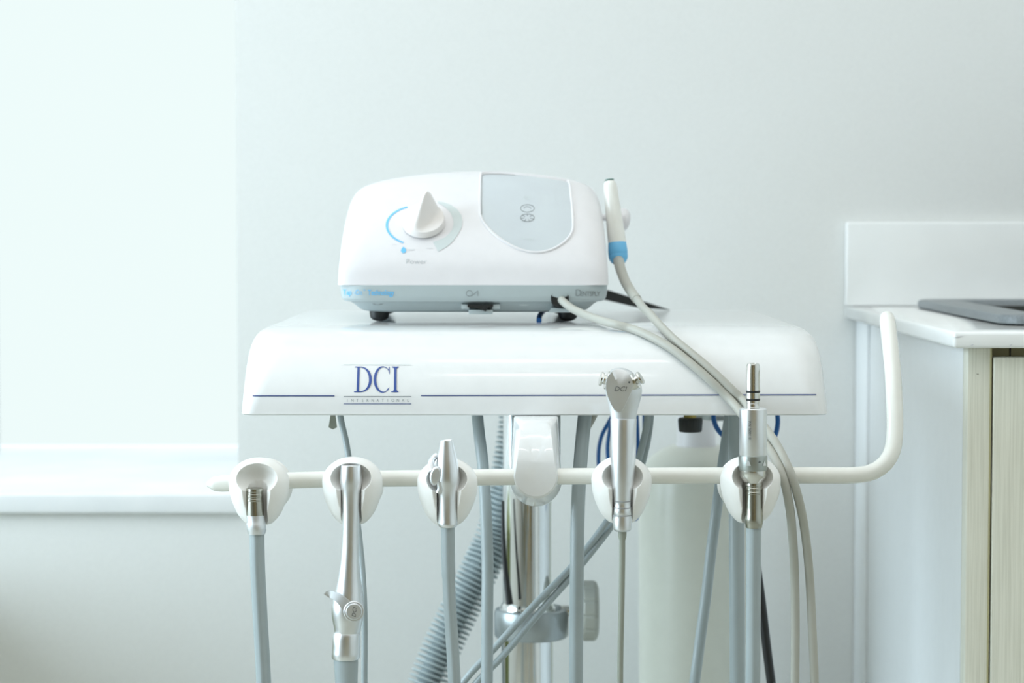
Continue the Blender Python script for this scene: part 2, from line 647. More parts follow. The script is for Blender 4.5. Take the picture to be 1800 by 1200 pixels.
MB().box(xst1, XE, 1.995, 2.01, 0.08, zcb - 0.0005).build('inner_rail', M['dark_in'], cb, sharp=0)
sx_ = P(1774, 620, 1.994).x
MB().box(sx_, sx_ + 0.0012, 1.9925, 1.996, zd - 0.02, zcb - 0.001).build('seam', M['rubber'], cb, sharp=0)
MB().box(xst1, sx_, 1.9935, 1.996, zd - 0.02, zcb - 0.001).build('drawer_rail', M['edge'], cb, sharp=0)
MB().box(sx_ + 0.0012, XE, 1.9935, 1.996, zd - 0.02, zcb - 0.001).build('drawer_rail', M['edge'], cb, sharp=0)
MB().box(xk + 0.004, XE, 2.04, 2.05, 0.0, 0.08).build('toe_kick', M['dark_in'], cb, sharp=0)
# unseen bin added left of the frame: it shades and greens the wall under the window
wbx = empty('shade_bin', (-0.85, 2.38, 0), 'unseen olive bin added to shade the wall under the window', 'bin')
v, f = loft([rrect(-0.97, -0.74, 2.24, 2.53, 0.05, 0.0), rrect(-1.00, -0.70, 2.21, 2.56, 0.05, 0.60), rrect(-0.99, -0.71, 2.22, 2.55, 0.05, 0.60), rrect(-0.96, -0.75, 2.25, 2.52, 0.05, 0.03)], (True, True))
mk('bin_body', v, f, M['bin'], wbx)
v, f = loft([rrect(-1.01, -0.69, 2.20, 2.57, 0.05, 0.602), rrect(-1.01, -0.69, 2.20, 2.57, 0.05, 0.620), rrect(-0.98, -0.72, 2.23, 2.54, 0.05, 0.635), rrect(-0.92, -0.78, 2.3, 2.47, 0.04, 0.64)])
mk('lid', v, f, M['bin'], wbx)
# sink
sk = empty('sink', (xs + sw / 2, (Dsb + Dsf) / 2, zc), 'dark grey composite sink with raised rim set in the white countertop', 'sink')
rh = 0.0105
rimw = 0.043
r0 = lambda ins, z, r=0.03: rrect(xs + ins, xs + sw - ins, Dsf + ins, Dsb - ins, r, z, 8)
rings = [r0(0.003, zc + 0.0003), r0(0, zc + 0.002), r0(0, zc + rh - 0.003), r0(0.0012, zc + rh - 0.0008), r0(0.004, zc + rh),
         r0(rimw - 0.004, zc + rh, 0.025), r0(rimw, zc + rh - 0.003, 0.025), r0(rimw + 0.002, zc + 0.004, 0.025)]
v, f = loft(rings, (False, False))
mk('rim', v, f, M['sink'], sk)
rings = [r0(rimw + 0.002, zc + 0.004, 0.025), r0(rimw + 0.012, zc - 0.17, 0.03), r0(rimw + 0.04, zc - 0.19, 0.03)]
v, f = loft(rings, (False, True))
mk('bowl', v, f, M['sink_shade'], sk)

# ================================================================== INSTRUMENT TRAY
Dt = 1.90
zt0 = P(940, 730, Dt).z
zt1 = P(940, 574, Dt + 0.085).z
xt0, xt1 = P(422, 728, Dt).x, P(1458, 728, Dt).x
tray = empty('instrument_tray', (0.02, 2.1, zt0), 'wide white glossy dental instrument tray with blue lettering and a row of five holders', 'dental tray')


def interp(tab, t):
    for (a, b), (c, d) in zip(tab, tab[1:]):
        if t <= c:
            k = (t - a) / (c - a)
            return b + (d - b) * k
    return tab[-1][1]


def smooth_tab(tab, n):
    """catmull through a table, resampled"""
    q = catmull([Vector((a, b, 0)) for a, b in tab], 12)
    return [(p.x, p.y) for p in q]


FI = smooth_tab([(0, 0), (0.15, 0.0014), (0.3, 0.0043), (0.45, 0.0089), (0.6, 0.0156), (0.75, 0.0258), (0.87, 0.040), (0.95, 0.0575), (1.0, 0.085)], 0)
EI = smooth_tab([(0, 0), (0.2, 0.0004), (0.4, 0.0008), (0.6, 0.0012), (0.78, 0.0024), (0.9, 0.0052), (0.97, 0.0105), (1.0, 0.018)], 0)
HT = zt1 - zt0
yb = 2.40
rings = []
rings.append(rrect(xt0 + 0.004, xt1 - 0.004, Dt + 0.004, yb - 0.004, 0.012, zt0 + 0.002, 8))
rings.append(rrect(xt0 + 0.0012, xt1 - 0.0012, Dt + 0.0012, yb - 0.001, 0.012, zt0, 8))
N = 40
for i in range(N + 1):
    t = (i / N) ** 0.9
    z = zt0 + 0.0012 + (HT - 0.0012) * t
    e = interp(EI, t)
    rings.append(rrect(xt0 + e, xt1 - e, Dt + interp(FI, t), yb - e * 0.5, 0.012 + 0.03 * t, z, 8))
v, f = loft(rings)
shell = mk('tray_shell', v, f, M['tray'], tray, sharp=50, bvh=True)
TB = BVH[shell]

# prints on the tray
decal('printed_line', [stroke([(444, 695.5), (588, 695.5)], 1.9, 30)], shell, M['ink_line'])
decal('printed_line', [stroke([(740, 695), (1435, 693.5)], 1.9, 120)], shell, M['ink_line'])
decal('printed_line', [stroke([(604, 640.5), (722, 641)], 0.9, 20)], shell, M['ink_pale'])
decal('printed_line', [stroke([(604, 696.5), (723, 696.5)], 1.0, 20)], shell, M['ink_grey'])
decal('printed_line', [stroke([(604, 709.5), (723, 709.5)], 1.1, 20)], shell, M['ink_line'])


def serif_dci():
    out = []
    def lp(a, b, n=12):
        return [(a[0] + (b[0] - a[0]) * i / n, a[1] + (b[1] - a[1]) * i / n) for i in range(n + 1)]
    T, B = 644.0, 689.0
    # D: stem, bowl (thick right), thin joins, serifs
    out.append(strip(lp((628.3, T), (626.6, B)), lp((632.4, T), (630.9, B))))
    O, I = [], []
    for i in range(31):
        a = math.radians(-90 + 180 * i / 30)
        O.append((632 + 21.5 * max(0, math.cos(a)) ** 0.85, 666.5 + 22.5 * math.sin(a)))
        I.append((632 + 16.6 * max(0, math.cos(a)) ** 0.85, 666.5 + 21.0 * math.sin(a)))
    out.append(strip(O, I))
    out.append(stroke([(624.0, T + 0.7), (634, T + 0.7)], 1.5))
    out.append(stroke([(622.2, B - 0.7), (634, B - 0.7)], 1.5))
    # C
    O, I = [], []
    for i in range(41):
        a = math.radians(48 + 264 * i / 40)
        O.append((672.5 + 15.8 * math.cos(a), 666.7 + 23.3 * math.sin(a)))
        I.append((674.0 + 12.6 * math.cos(a), 666.7 + 21.6 * math.sin(a)))
    out.append(strip(O, I))
    out.append(strip([(684.8, 643.8), (684.9, 650), (684.7, 657.3)], [(683.2, 645.5), (682.6, 650), (684.1, 657.3)]))
    out.append(strip([(684.6, 680.6), (681, 686)], [(683.4, 681), (679.5, 685)]))
    # I
    out.append(strip(lp((692.9, T), (692.3, B)), lp((697.3, T), (697.0, B))))
    out.append(stroke([(688.6, T + 0.7), (701.2, T + 0.7)], 1.5))
    out.append(stroke([(687.6, B - 0.7), (700.4, B - 0.7)], 1.5))
    for x, s in ((692.9, -1), (697.3, 1)):
        out.append(([(x, T + 1), (x + s * 2.5, T + 1), (x, T + 4)], [[0, 1, 2]]))
        out.append(([(x - 0.4, B - 1), (x - 0.4 + s * 2.5, B - 1), (x - 0.4, B - 4)], [[0, 1, 2]]))
    return out


decal('blue_lettering', serif_dci(), shell, M['ink_blue'])
lt = []
for i, ch in enumerate('INTERNATIONAL'):
    lt.append(text_polys(ch, 610.5 + i * 8.9, 706, 5.2, sx=0.85, bold=0.0, align='CENTER'))
decal('small_lettering', lt, shell, M['ink_grey'])

# black thumb knob under the tray with brass stem
v, f = lathe_axis([(0, 0.006), (0.02, 0.006)], P(1213, 744, 2.08), (0, 0, 1), 20)
mk('brass_stem', v, f, M['brass'], tray)
lathe_px('black_knob', [(734, 19, 1213.5), (736, 21.4, 1213.5), (740, 21.6, 1213.5), (756, 20.2, 1213.5), (758.5, 19, 1213.5), (759.5, 14, 1213.5)], 2.08, M['rubber'], tray, sides=48,
         flut=lambda a: 1 + 0.015 * math.cos(24 * a))
# tag hanging from the underside, left
q = [(581, 728), (589.5, 728), (592.5, 751), (585, 754.5), (577.5, 751)]
v = [P(x, y, 1.965) for x, y in q] + [P(x, y, 1.985) for x, y in q]
mk('hanging_tab', v, [[0, 1, 2, 3, 4], [5, 6, 7, 8, 9]] + [[i, (i + 1) % 5, 5 + (i + 1) % 5, 5 + i] for i in range(5)], M['olive'], tray, sharp=20)
tube('pipe_stub', px_path([(1049, 722, 2.0), (1040, 740, 2.0), (1033, 752, 2.0)]), 0.0026, M['cable'], tray)
lathe_px('underside_boss', [(728, 42, 1262), (735, 40, 1262), (738, 22, 1264), (739, 8, 1264)], 2.16, M['castgrey'], tray)

# arm bracket and padded arm end
MB().box(P(898, 740, 1.93).x, P(985, 740, 1.93).x, 1.92, 2.20, P(900, 822, 1.93).z, zt0 + 0.001, 0.002).build('arm_bracket', M['castgrey'], tray)


def pad_outline(x0b, x1b, x0t, x1t, yt, yb_, ymid, D, rt=4.0, n=14):
    """rounded paddle outline, picture units at depth D"""
    out = []
    cx = (x0b + x1b) / 2
    R = (x1b - x0b) / 2
    for i in range(2 * n + 1):                       # bottom arc right -> left
        a = PI * i / (2 * n)
        out.append((cx + R * math.cos(a), ymid + (yb_ - ymid) * math.sin(a)))
    for i in range(1, 8):
        t = i / 8
        out.append((x0b + (x0t - x0b) * t ** 0.8, ymid + (yt + rt - ymid) * t))
    for i in range(7):
        a = PI + PI / 2 * i / 6
        out.append((x0t + rt + rt * math.cos(a), yt + rt + rt * math.sin(a)))
    for i in range(7):
        a = 1.5 * PI + PI / 2 * i / 6
        out.append((x1t - rt + rt * math.cos(a), yt + rt + rt * math.sin(a)))
    for i in range(1, 8):
        t = 1 - i / 8
        out.append((x1b + (x1t - x1b) * t ** 0.8, ymid + (yt + rt - ymid) * t))
    return out


A = pad_outline(896, 988, 903, 981, 731, 890, 842, 1.85, 4)
A2 = pad_outline(897, 987, 906, 978, 733, 889, 842, 1.83, 8)
B_ = pad_outline(903, 981, 913, 970, 741, 876, 836, 1.80, 12)


def padD(py, base):          # the front face bends back towards the tray
    t = max(0, (842 - py) / 105)
    return base + 0.030 * t ** 2.2


rings = [[P(x, y, 1.925) for x, y in A], [P(x, y, padD(y, 1.850)) for x, y in A], [P(x, y, padD(y, 1.838)) for x, y in A2], [P(x, y, padD(y, 1.818)) for x, y in B_]]
mid = [(941 + (x - 941) * 0.02, y) for x, y in B_]
for k in (0.94, 0.8, 0.5, 0.05):
    rings.append([P(941.5 + (x - 941.5) * k, y + (812 - y) * (0 if k > 0.93 else 0.0) + (812 - y) * (1 - k), padD(y + (812 - y) * (1 - k), 1.8165)) for x, y in B_])
v, f = loft(rings)
tag(mk('arm_pad', v, f, M['tray'], tray, sharp=25), label='white rounded arm end in front of the bar')

# bar and handle
bar = [(364, 850.5, 1.825), (420, 848, 1.825), (540, 843, 1.825), (700, 840.5, 1.825), (900, 838, 1.825), (1100, 836, 1.825), (1300, 835.5, 1.825), (1440, 835, 1.825),
       (1500, 835, 1.826), (1532, 830, 1.827), (1556, 814, 1.828), (1569, 790, 1.832), (1573, 755, 1.838), (1572, 705, 1.848), (1569, 650, 1.862), (1564, 600, 1.88), (1560, 565, 1.898), (1557.5, 550, 1.906)]
path = catmull(px_path(bar), 8)
path = resample(path, 0.006)


def bar_r(i, n, L):
    k = min(i, n - 1 - i)
    return 0.0069 * (0.35, 0.88, 1.0)[min(k, 2)]


v, f = tube_geo(path, bar_r, 24)
mk('holder_bar', v, f, M['cream'], tray, sharp=60)

# instrument holders, one mesh shared by five
HS = S(1.80)


def make_holder_mesh():
    prof = [(-66, 20), (-63, 25), (-50, 36.5), (-36, 43.5), (-18, 50), (0, 53), (16, 52.5), (30, 46), (41, 35), (48, 22), (51, 10), (51.6, 2)]
    prof = [(h * HS, r * HS) for h, r in prof]
    q = catmull([Vector((h, r, 0)) for h, r in prof], 4)
    v, f = lathe_axis([(p.x, max(p.y, 0.0004)) for p in q], (0, 0, 0), (0, 0, 1), 48)
    v = [Vector((p.x, p.y * 0.98, p.z)) for p in v]
    a = mk('holder_body', v, f, M['holder'])
    ORGa = ORG[a].copy()
    a.data.transform(Matrix.Translation(ORGa))
    a.location = (0, 0, 0)
    bm = bmesh.new()
    bmesh.ops.create_icosphere(bm, subdivisions=4, radius=1)
    for vv in bm.verts:
        vv.co = Vector((vv.co.x * 37 * HS, vv.co.y * 38 * HS - 46 * HS, vv.co.z * 27 * HS + 20 * HS))
    mb = bpy.data.meshes.new('cut')
    bm.to_mesh(mb)
    bm.free()
    b = bpy.data.objects.new('cut', mb)
    COL.objects.link(b)
    pl = [(-14.5, -15), (-6, -10), (6, -10), (14.5, -15), (17.6, -24), (17.6, -37), (34, -58), (-34, -58), (-17.6, -37), (-17.6, -24)]
    n = len(pl)
    v = [Vector((x * HS, y * HS, -90 * HS)) for x, y in pl] + [Vector((x * HS, y * HS, 16 * HS)) for x, y in pl]
    mc = bpy.data.meshes.new('cut')
    mc.from_pydata(v, [], [list(range(n))[::-1], list(range(n, 2 * n))] + [[i, (i + 1) % n, n + (i + 1) % n, n + i] for i in range(n)])
    bn = bmesh.new()
    bn.from_mesh(mc)
    bmesh.ops.recalc_face_normals(bn, faces=bn.faces)
    bn.to_mesh(mc)
    bn.free()
    c = bpy.data.objects.new('cut', mc)
    COL.objects.link(c)
    me = evaluated_mesh(a, [('BOOLEAN', dict(object=b, operation='DIFFERENCE', solver='EXACT')),
                            ('BOOLEAN', dict(object=c, operation='DIFFERENCE', solver='EXACT')),
                            ('REMESH', dict(mode='VOXEL', voxel_size=0.0005)),
                            ('SMOOTH', dict(factor=0.5, iterations=2))])
    me.polygons.foreach_set('use_smooth', [True] * len(me.polygons))
    me.materials.clear()
    me.materials.append(M['holder'])
    for o in (a, b, c):
        bpy.data.objects.remove(o)
    me.name = 'instrument_holder'
    return me


HM = make_holder_mesh()
v, f = lathe_axis([(-0.004, 30 * HS), (-0.002, 46 * HS), (0.004, 50 * HS), (0.008, 44 * HS), (0.010, 30 * HS)], (0, 0, 0), (0, 1, 0), 40)
hx = [455.5, 619.5, 786.5, 1092.5, 1319]
HPOS = []
plate_mesh = None
for i, x in enumerate(hx):
    c = P(x, (855, 854, 856, 852, 852)[i], 1.80)
    HPOS.append(c)
    o = bpy.data.objects.new('instrument_holder', HM)
    COL.objects.link(o)
    o.parent = tray
    o.location = c - ORG[tray]
    if plate_mesh is None:
        p = mk('back_plate', [q + c + Vector((0, 0.040, -0.004)) for q in v], f, M['holder'], tray)
        plate_mesh = p.data
        p.parent = o
        # re-express in the holder's frame
        p.data.transform(Matrix.Translation(ORG[tray] - c))
    else:
        p = bpy.data.objects.new('back_plate', plate_mesh)
        COL.objects.link(p)
        p.parent = o

# ================================================================== SUPPORT POLE
Dp = 2.25
zcol = P(934, 1060, Dp).z
pole = empty('support_pole', (P(927, 900, Dp).x, Dp, 0), 'round chrome pole under the tray with a grey collar', 'pole')
xp = P(927, 900, Dp).x
v, f = lathe_axis([(zcol - 0.01, 0.0248), (zt0 - 0.001, 0.0248)], (xp, Dp, 0), (0, 0, 1), 64)
mk('upper_tube', v, f, M['chrome'], pole)
v, f = lathe_axis([(0.03, 0.0268), (zcol - 0.012, 0.0268)], (xp, Dp, 0), (0, 0, 1), 64)
mk('lower_tube', v, f, M['chrome'], pole)
xcol = P(934, 1060, Dp).x
v, f = lathe_axis([(-0.034, 0.024), (-0.034, 0.0365), (-0.032, 0.038), (-0.010, 0.038), (-0.006, 0.0365), (-0.0045, 0.0335), (-0.005, 0.032), (-0.0075, 0.0305), (-0.012, 0.028)], (xcol, Dp, zcol), (0, 0, 1), 64)
mk('collar', v, f, M['castgrey'], pole)
v, f = lathe_axis([(-0.012, 0.0302), (-0.0065, 0.0298), (-0.004, 0.0285), (-0.0045, 0.0272), (-0.001, 0.0268), (0.001, 0.0252)], (xp, Dp, zcol), (0, 0, 1), 64)
mk('chrome_ring', v, f, M['chrome'], pole)
ck = P(1022, 1073, Dp)
v, f = lathe_axis([(0, 0.016), (0.0005, 0.0295), (0.003, 0.0308), (0.0125, 0.0308), (0.0155, 0.029), (0.0175, 0.024), (0.018, 0.01)], ck, (1, 0, 0), 96,
                  flut=lambda a: 1 - 0.05 * max(0, math.cos(12 * a)) ** 6)
mk('clamp_knob', v, f, M['knobgrey'], pole, sharp=25)
v, f = lathe_axis([(0, 0.006), (0.024, 0.006)], (xcol + 0.03, Dp, ck.z), (1, 0, 0), 20)
mk('clamp_screw', v, f, M['steel'], pole)
v, f = lathe_axis([(0, 0.20), (0.012, 0.20), (0.02, 0.19), (0.03, 0.05), (0.05, 0.04)], (xp, Dp, 0), (0, 0, 1), 48)
mk('base_plate', v, f, M['castgrey'], pole)
sleeve = px_path([(884, 880, 2.225), (884.5, 930, 2.222), (887, 985, 2.218), (892, 1030, 2.214), (896, 1062, 2.212)])
tube('dark_cord', sleeve, lambda i, n, L: 0.0014 + 0.0024 * i / n, M['rubber'], pole)

# ================================================================== GAS TANK
tk = empty('gas_cylinder', (P(1222, 900, 2.46).x, 2.46, 0), 'white round-shouldered gas cylinder standing behind the tray', 'gas cylinder')
prof = [(740, 33, 1224), (776, 33, 1224), (779, 37, 1224), (783, 46, 1224), (789, 60, 1223), (798, 74, 1223), (810, 86, 1223), (826, 94, 1223), (845, 98.5, 1223), (870, 100, 1222), (1200, 100, 1222), (1900, 100, 1222)]
o = lathe_px('cylinder_body', prof[3:], 2.46, M['tank'], tk, sides=64, sharp=60)
lathe_px('neck_collar', [(700, 30, 1224), (703, 34, 1224), (776, 34, 1224), (784, 36, 1224)], 2.46, M['shell'], tk, sides=48)

# ================================================================== HOSES
def groove(ph):
    return 1 - 0.17 * max(0, math.cos(ph + 0.3)) ** 26 - 0.06 * max(0, math.cos(ph - 0.55)) ** 20


def thing(name, loc, label, cat):
    return empty(name, loc, label, cat)


DH = 1.786
DB = 1.80


def rings_tab(pairs):
    return pairs


# instrument 1: bare connector
t1 = thing('handpiece_hose', P(450, 938, DH), 'grey hose ending in a short bare ribbed metal connector, in the leftmost holder', 'dental hose')
pr = [(858.5, 13.5, 447.5), (858, 15, 447.5), (863, 15.6, 447.5), (864, 15.1, 447.5), (867, 15.1, 447.5), (868, 15.6, 447.5), (872, 15.6, 447.5), (873, 15.1, 447.5), (875, 15.1, 447.5), (876, 15.6, 447.5), (879, 15.6, 447.5), (880, 15.1, 447.7), (882, 15.3, 448), (906, 15.3, 449)]
lathe_px('connector', pr, DH, M['conn'], t1, sharp=18)
lathe_px('hose_sleeve', [(905, 15.7, 449), (918, 16, 450), (920, 17.2, 450), (932, 17.2, 451), (934, 16.2, 451), (938, 15.4, 451)], DH, M['alu_b'], t1)
tube('hose', px_path([(451.5, 936, DH), (453, 1000, DH), (457, 1080, DH), (461, 1150, DH), (464, 1210, DH), (475, 1500, 1.80), (560, 1750, 1.9), (700, 1800, 2.05), (840, 1760, 2.15)]), 13.2 * S(DH), M['hose'], t1, section=groove, sides=40, n=10)

# instrument 2: high volume evacuator
t2 = thing('suction_handpiece', P(610, 1160, DH), 'tall silver suction handpiece with thumb lever and round emblem, in the second holder from left', 'dental handpiece')
pr = [(818, 12.5, 616.8), (816.5, 16, 616.8), (817.5, 17.2, 616.8), (824, 18.3, 616.8), (838, 19.6, 616.8), (846, 19.6, 616.8), (854, 18.2, 616.8), (870, 16.6, 616.9), (900, 15.6, 617), (930, 15.0, 616.5), (960, 15.4, 616), (990, 17.2, 615), (1015, 20, 614), (1035, 23.5, 613.5), (1050, 26.5, 612), (1065, 28.6, 611), (1080, 28.6, 611), (1092, 26.5, 611), (1102, 24.2, 611), (1109, 23.6, 611), (1111, 23.0, 610), (1112.2, 23.6, 610), (1120, 25.0, 609), (1134, 25.0, 609), (1146, 25.4, 608.5), (1154, 25.4, 608), (1157, 24, 608), (1158, 21, 608)]
b2 = lathe_px('handpiece_body', pr, DH, M['alu'], t2, sides=56, bvh=True)
v, f = lathe_axis([(0, 0.0066), (0.0018, 0.0066), (0.0022, 0.0060), (0.0019, 0.0058), (0.0022, 0.0056), (0.0022, 0.001)], P(622, 1074, DH - 0.0139), (0.12, -1, 0), 40)
em = mk('round_emblem', v, f, M['alu_b'], t2, bvh=True)
decal('engraved_letters', [text_polys('DCI', 625, 1085, 7.0, shear=0.25, rot=-PI / 2 + 0.12, bold=-0.005)], em, M['ink_dark'])
# lever plate: a curved strap from the emblem up to the left
lp = [(623, 1076, DH - 0.0133), (616, 1070, DH - 0.0135), (607, 1062, DH - 0.0135), (597, 1053, DH - 0.0125), (586, 1046, DH - 0.0105), (578, 1044, DH - 0.009), (575, 1048, DH - 0.009)]
v, f = lathe_axis([(-0.003, 0.0084), (0.0008, 0.0084), (0.0014, 0.0078), (0.0014, 0.001)], P(622, 1074, DH - 0.0125), (0.12, -1, 0), 40)
mk('lever_boss', v, f, M['alu_b'], t2)
v, f = [], []
pth = catmull(px_path(lp), 6)
for i, p in enumerate(pth):
    t = i / (len(pth) - 1)
    wd = (13 - 6.5 * min(1, t * 1.6)) * S(DH)
    a = pth[min(i + 1, len(pth) - 1)] - pth[max(i - 1, 0)]
    nn = Vector((-a.z, 0, a.x)).normalized()
    for s, dy in ((1, 0), (1, 0.0014), (-1, 0.0014), (-1, 0)):
        v.append(p + nn * wd * s + Vector((0, dy, 0)))
for i in range(len(pth) - 1):
    for k in range(4):
        f.append([i * 4 + k, i * 4 + (k + 1) % 4, i * 4 + 4 + (k + 1) % 4, i * 4 + 4 + k])
f += [[0, 1, 2, 3], [len(v) - 4 + k for k in range(4)]]
mk('thumb_lever', v, f, M['alu_b'], t2, sharp=30)
lathe_px('hose', [(1155, 21.5, 608), (1164, 21.8, 608), (1180, 20.8, 608.5), (1210, 19.5, 609), (1500, 19.5, 630), (1800, 19.5, 700)], DH, M['hose'], t2, sides=32)

# instrument 3: tapered nozzle (saliva ejector valve)
t3 = thing('suction_handpiece', P(787, 926, DH), 'short silver tapered suction handpiece with side lever, in the middle holder', 'dental handpiece')
pr = [(775, 8.2, 785), (772.5, 9.4, 785), (774, 11, 785), (785, 13.2, 785.2), (800, 16.5, 785.5), (815, 19.4, 786), (830, 21.4, 786.5), (842, 21.8, 786.5), (850, 20.8, 786.5), (860, 18.2, 786.5), (875, 16.6, 786.7), (910, 16.4, 787), (914, 16.6, 787), (919, 17.4, 787), (923, 16.8, 787), (926, 14.5, 787)]
lathe_px('handpiece_body', pr, DH, M['alu'], t3, sides=56)
c = P(765.5, 836, DH - 0.007)
v, f = loft([[c + Vector((x * S(DH), dy, z * S(DH))) for x, z in [(9 * k * math.cos(a) + 0.5 * math.sin(a), 15 * k * math.sin(a) + 3.0 * math.cos(a)) for a in [2 * PI * j / 28 for j in range(28)]]] for dy, k in ((0.006, 1.1), (0.0, 1.15), (-0.0014, 1.05), (-0.0020, 0.8), (-0.0018, 0.5), (-0.0017, 0.1))])
mk('thumb_lever', v, f, M['alu_b'], t3, sharp=50)
tube('lever_strap', px_path([(760, 828, DH - 0.006), (757.5, 815, DH - 0.003), (761, 806, DH + 0.001), (768, 800, DH + 0.003)]), 0.0026, M['alu_b'], t3)
tube('lever_stem', px_path([(772, 846, DH - 0.0065), (774, 858, DH - 0.006), (771, 866, DH - 0.0055)]), 0.0026, M['alu_b'], t3)
hosepts = [(787, 922, DH), (788, 990, DH), (790.5, 1060, DH), (795, 1130, DH), (799, 1200, DH), (806, 1330, 1.80), (818, 1430, 1.83), (838, 1440, 1.87), (853, 1350, 1.90), (856, 1200, 1.91), (856.5, 1080, 1.915), (857, 990, 1.92), (854, 900, 1.925), (849, 820, 1.935), (842, 760, 1.945), (838, 722, 1.955)]
rr = 11.3 * S(DH)
tube('hose', px_path(hosepts), lambda i, n, L: rr * (1.08 if i < 14 else 1.0), M['hose'], t3, section=groove, sides=36, n=10)

# instrument 4: air-water syringe
t4 = thing('air_water_syringe', P(1093, 930, DH), 'silver air-water syringe with shield-shaped head and two buttons, in the holder right of the arm', 'dental syringe')
pr = [(735, 22.6, 1096), (737, 23.2, 1096), (760, 22.9, 1095.8), (800, 22.4, 1095.5), (830, 21, 1095), (850, 19.2, 1094.5), (862, 17.4, 1094), (880, 16.2, 1094), (882, 15.8, 1094), (892, 15.8, 1094), (893, 16.2, 1094), (903, 16.2, 1094), (904, 15.8, 1094), (910, 16.4, 1094), (925, 16.6, 1094), (930, 15.8, 1094), (933, 12.5, 1094)]
lathe_px('syringe_body', pr, DH, M['alu'], t4, sides=48)
for ya in (880, 891.5, 905):
    lathe_px('joint_ring', [(ya - 1.0, 15.8, 1094), (ya - 0.8, 16.7, 1094), (ya + 0.8, 16.7, 1094), (ya + 1.0, 15.8, 1094)], DH, M['groove'], t4)
# head: superelliptic lathe leaning right, flattened front to back
hp = [(735.5, 22.4, 1096), (733, 22.9, 1096), (722, 24.5, 1096), (710, 27.5, 1096.3), (698, 30.5, 1096.5), (688, 32.3, 1096.3), (678, 32.2, 1095.5), (668, 29.5, 1094), (660, 25.2, 1092.5), (653, 19.5, 1091), (648.5, 13, 1090), (646.5, 6, 1089.5), (646, 1, 1089.5)]
q = catmull([Vector(p) for p in hp], 3)
head = lathe_px('syringe_head', [(p.x, max(p.y, 0.5), p.z) for p in q], DH, M['alu_b'], t4, sides=48, ey=0.82, sharp=60, bvh=True)
# shield plate on the head
sh = [(1075, 652), (1068, 661), (1064.5, 672), (1064.5, 684), (1068, 697), (1074, 711), (1080, 720.5), (1086, 725), (1092.5, 724.5), (1098, 715), (1104, 702), (1110, 689), (1113.2, 677), (1112, 668), (1107, 659), (1100, 651), (1090, 647.5), (1082, 648)]
c0 = (1089, 683)
DS = DH - 0.0132
rg = []
for k, dd in ((1.0, 0.006), (1.0, 0.0006), (0.975, 0.0), (0.5, -0.0004), (0.02, -0.0006)):
    rg.append([P(c0[0] + (x - c0[0]) * k, c0[1] + (y - c0[1]) * k, DS + dd + (0.0055 if y < 652 and k > 0.9 else 0) * 0.6) for x, y in sh])
v, f = loft(rg)
shp = mk('face_plate', v, f, M['alu_b'], t4, sharp=30, bvh=True)
decal('engraved_letters', [text_polys('DCI', 1079, 687.5, 8.6, sx=1.05, shear=0.28, bold=-0.008)], shp, M['ink_dark'], off=0.0003)
dot = P(1106, 671.5, DS - 0.0004)
v, f = lathe_axis([(0, 0.0008), (0.0006, 0.0008)], dot, (0, -1, 0), 16)
mk('pin_hole', v, f, M['ink_dark'], t4)
for (x, y, ax, r1, nm) in ((1114, 671, (0.80, -0.22, 0.52), 1.0, 0), (1070, 669, (-0.93, -0.1, 0.25), 1.05, 1)):
    c = P(x, y, DH - 0.002 if nm else DH - 0.006)
    v, f = lathe_axis([(-0.004, 0.0072 * r1), (0.0008, 0.0072 * r1), (0.0024, 0.0068 * r1), (0.0026, 0.0036 * r1), (0.0048, 0.0034 * r1), (0.0050, 0.0050 * r1), (0.0060, 0.0056 * r1), (0.0072, 0.0052 * r1), (0.0076, 0.003)], c, ax, 32)
    mk('push_button', v, f, M['steel'], t4, sharp=30)
tube('hose', px_path([(1094, 928, DH), (1093.5, 1000, DH), (1092, 1080, DH), (1090.5, 1150, DH), (1090, 1210, DH), (1088, 1500, 1.80), (1075, 1700, 1.9), (1045, 1790, 2.0), (1040, 1900, 2.02)]),
     lambda i, n, L: S(DH) * (7.5 if i < 3 else 5.4), M['olive'], t4, sides=20, n=10)

# instrument 5: motor handpiece
t5 = thing('motor_handpiece', P(1325, 930, DH), 'silver cylindrical motor handpiece with a narrow steel spigot, in the rightmost holder', 'dental handpiece')
sp = [(721, 11.6, 1323.5), (716, 11.8, 1323.5), (715, 11.2, 1323.5), (709, 11.2, 1323.5), (708, 12, 1323.5), (704, 12.1, 1323.5), (703.5, 11.6, 1323.5), (700.5, 11.6, 1323.5), (700, 12.1, 1323.5), (690, 12.1, 1323.5), (689.5, 11.6, 1323.5), (686.5, 11.6, 1323.5), (686, 12.3, 1323.7), (660, 12.1, 1323.8), (643, 11.9, 1324), (639, 10.5, 1324), (638, 8.5, 1324), (638.3, 6.5, 1324), (644, 6, 1324)]
lathe_px('spigot', sp, DH, M['steel'], t5, sides=44)
for yy in (688, 702):
    lathe_px('seal_ring', [(yy - 1.5, 11.8, 1323.6), (yy - 1.1, 12.6, 1323.6), (yy + 1.1, 12.6, 1323.6), (yy + 1.5, 11.8, 1323.6)], DH, M['rubber'], t5)
bd = [(718, 12, 1323.5), (717.5, 22.5, 1323.7), (719, 24.2, 1323.7), (723, 24.3, 1323.7), (798, 24.2, 1323.7), (799.5, 23.6, 1323.7)]
mb = lathe_px('motor_body', bd, DH, M['alu'], t5, sides=64, bvh=True)
decal('engraved_number', [text_polys('P/N 1600110', 1315.5, 740, 4.6, sx=0.92, rot=PI / 2 - 0.01)], mb, M['ink_dark'])
rg_ = lathe_px('grip_ring', [(799.5, 23.6, 1323.7), (800.5, 25, 1323.7), (802, 25.3, 1323.7), (824, 25.3, 1323.7), (826, 24.6, 1323.7)], DH, M['alu_dk'], t5, sides=64, bvh=True)
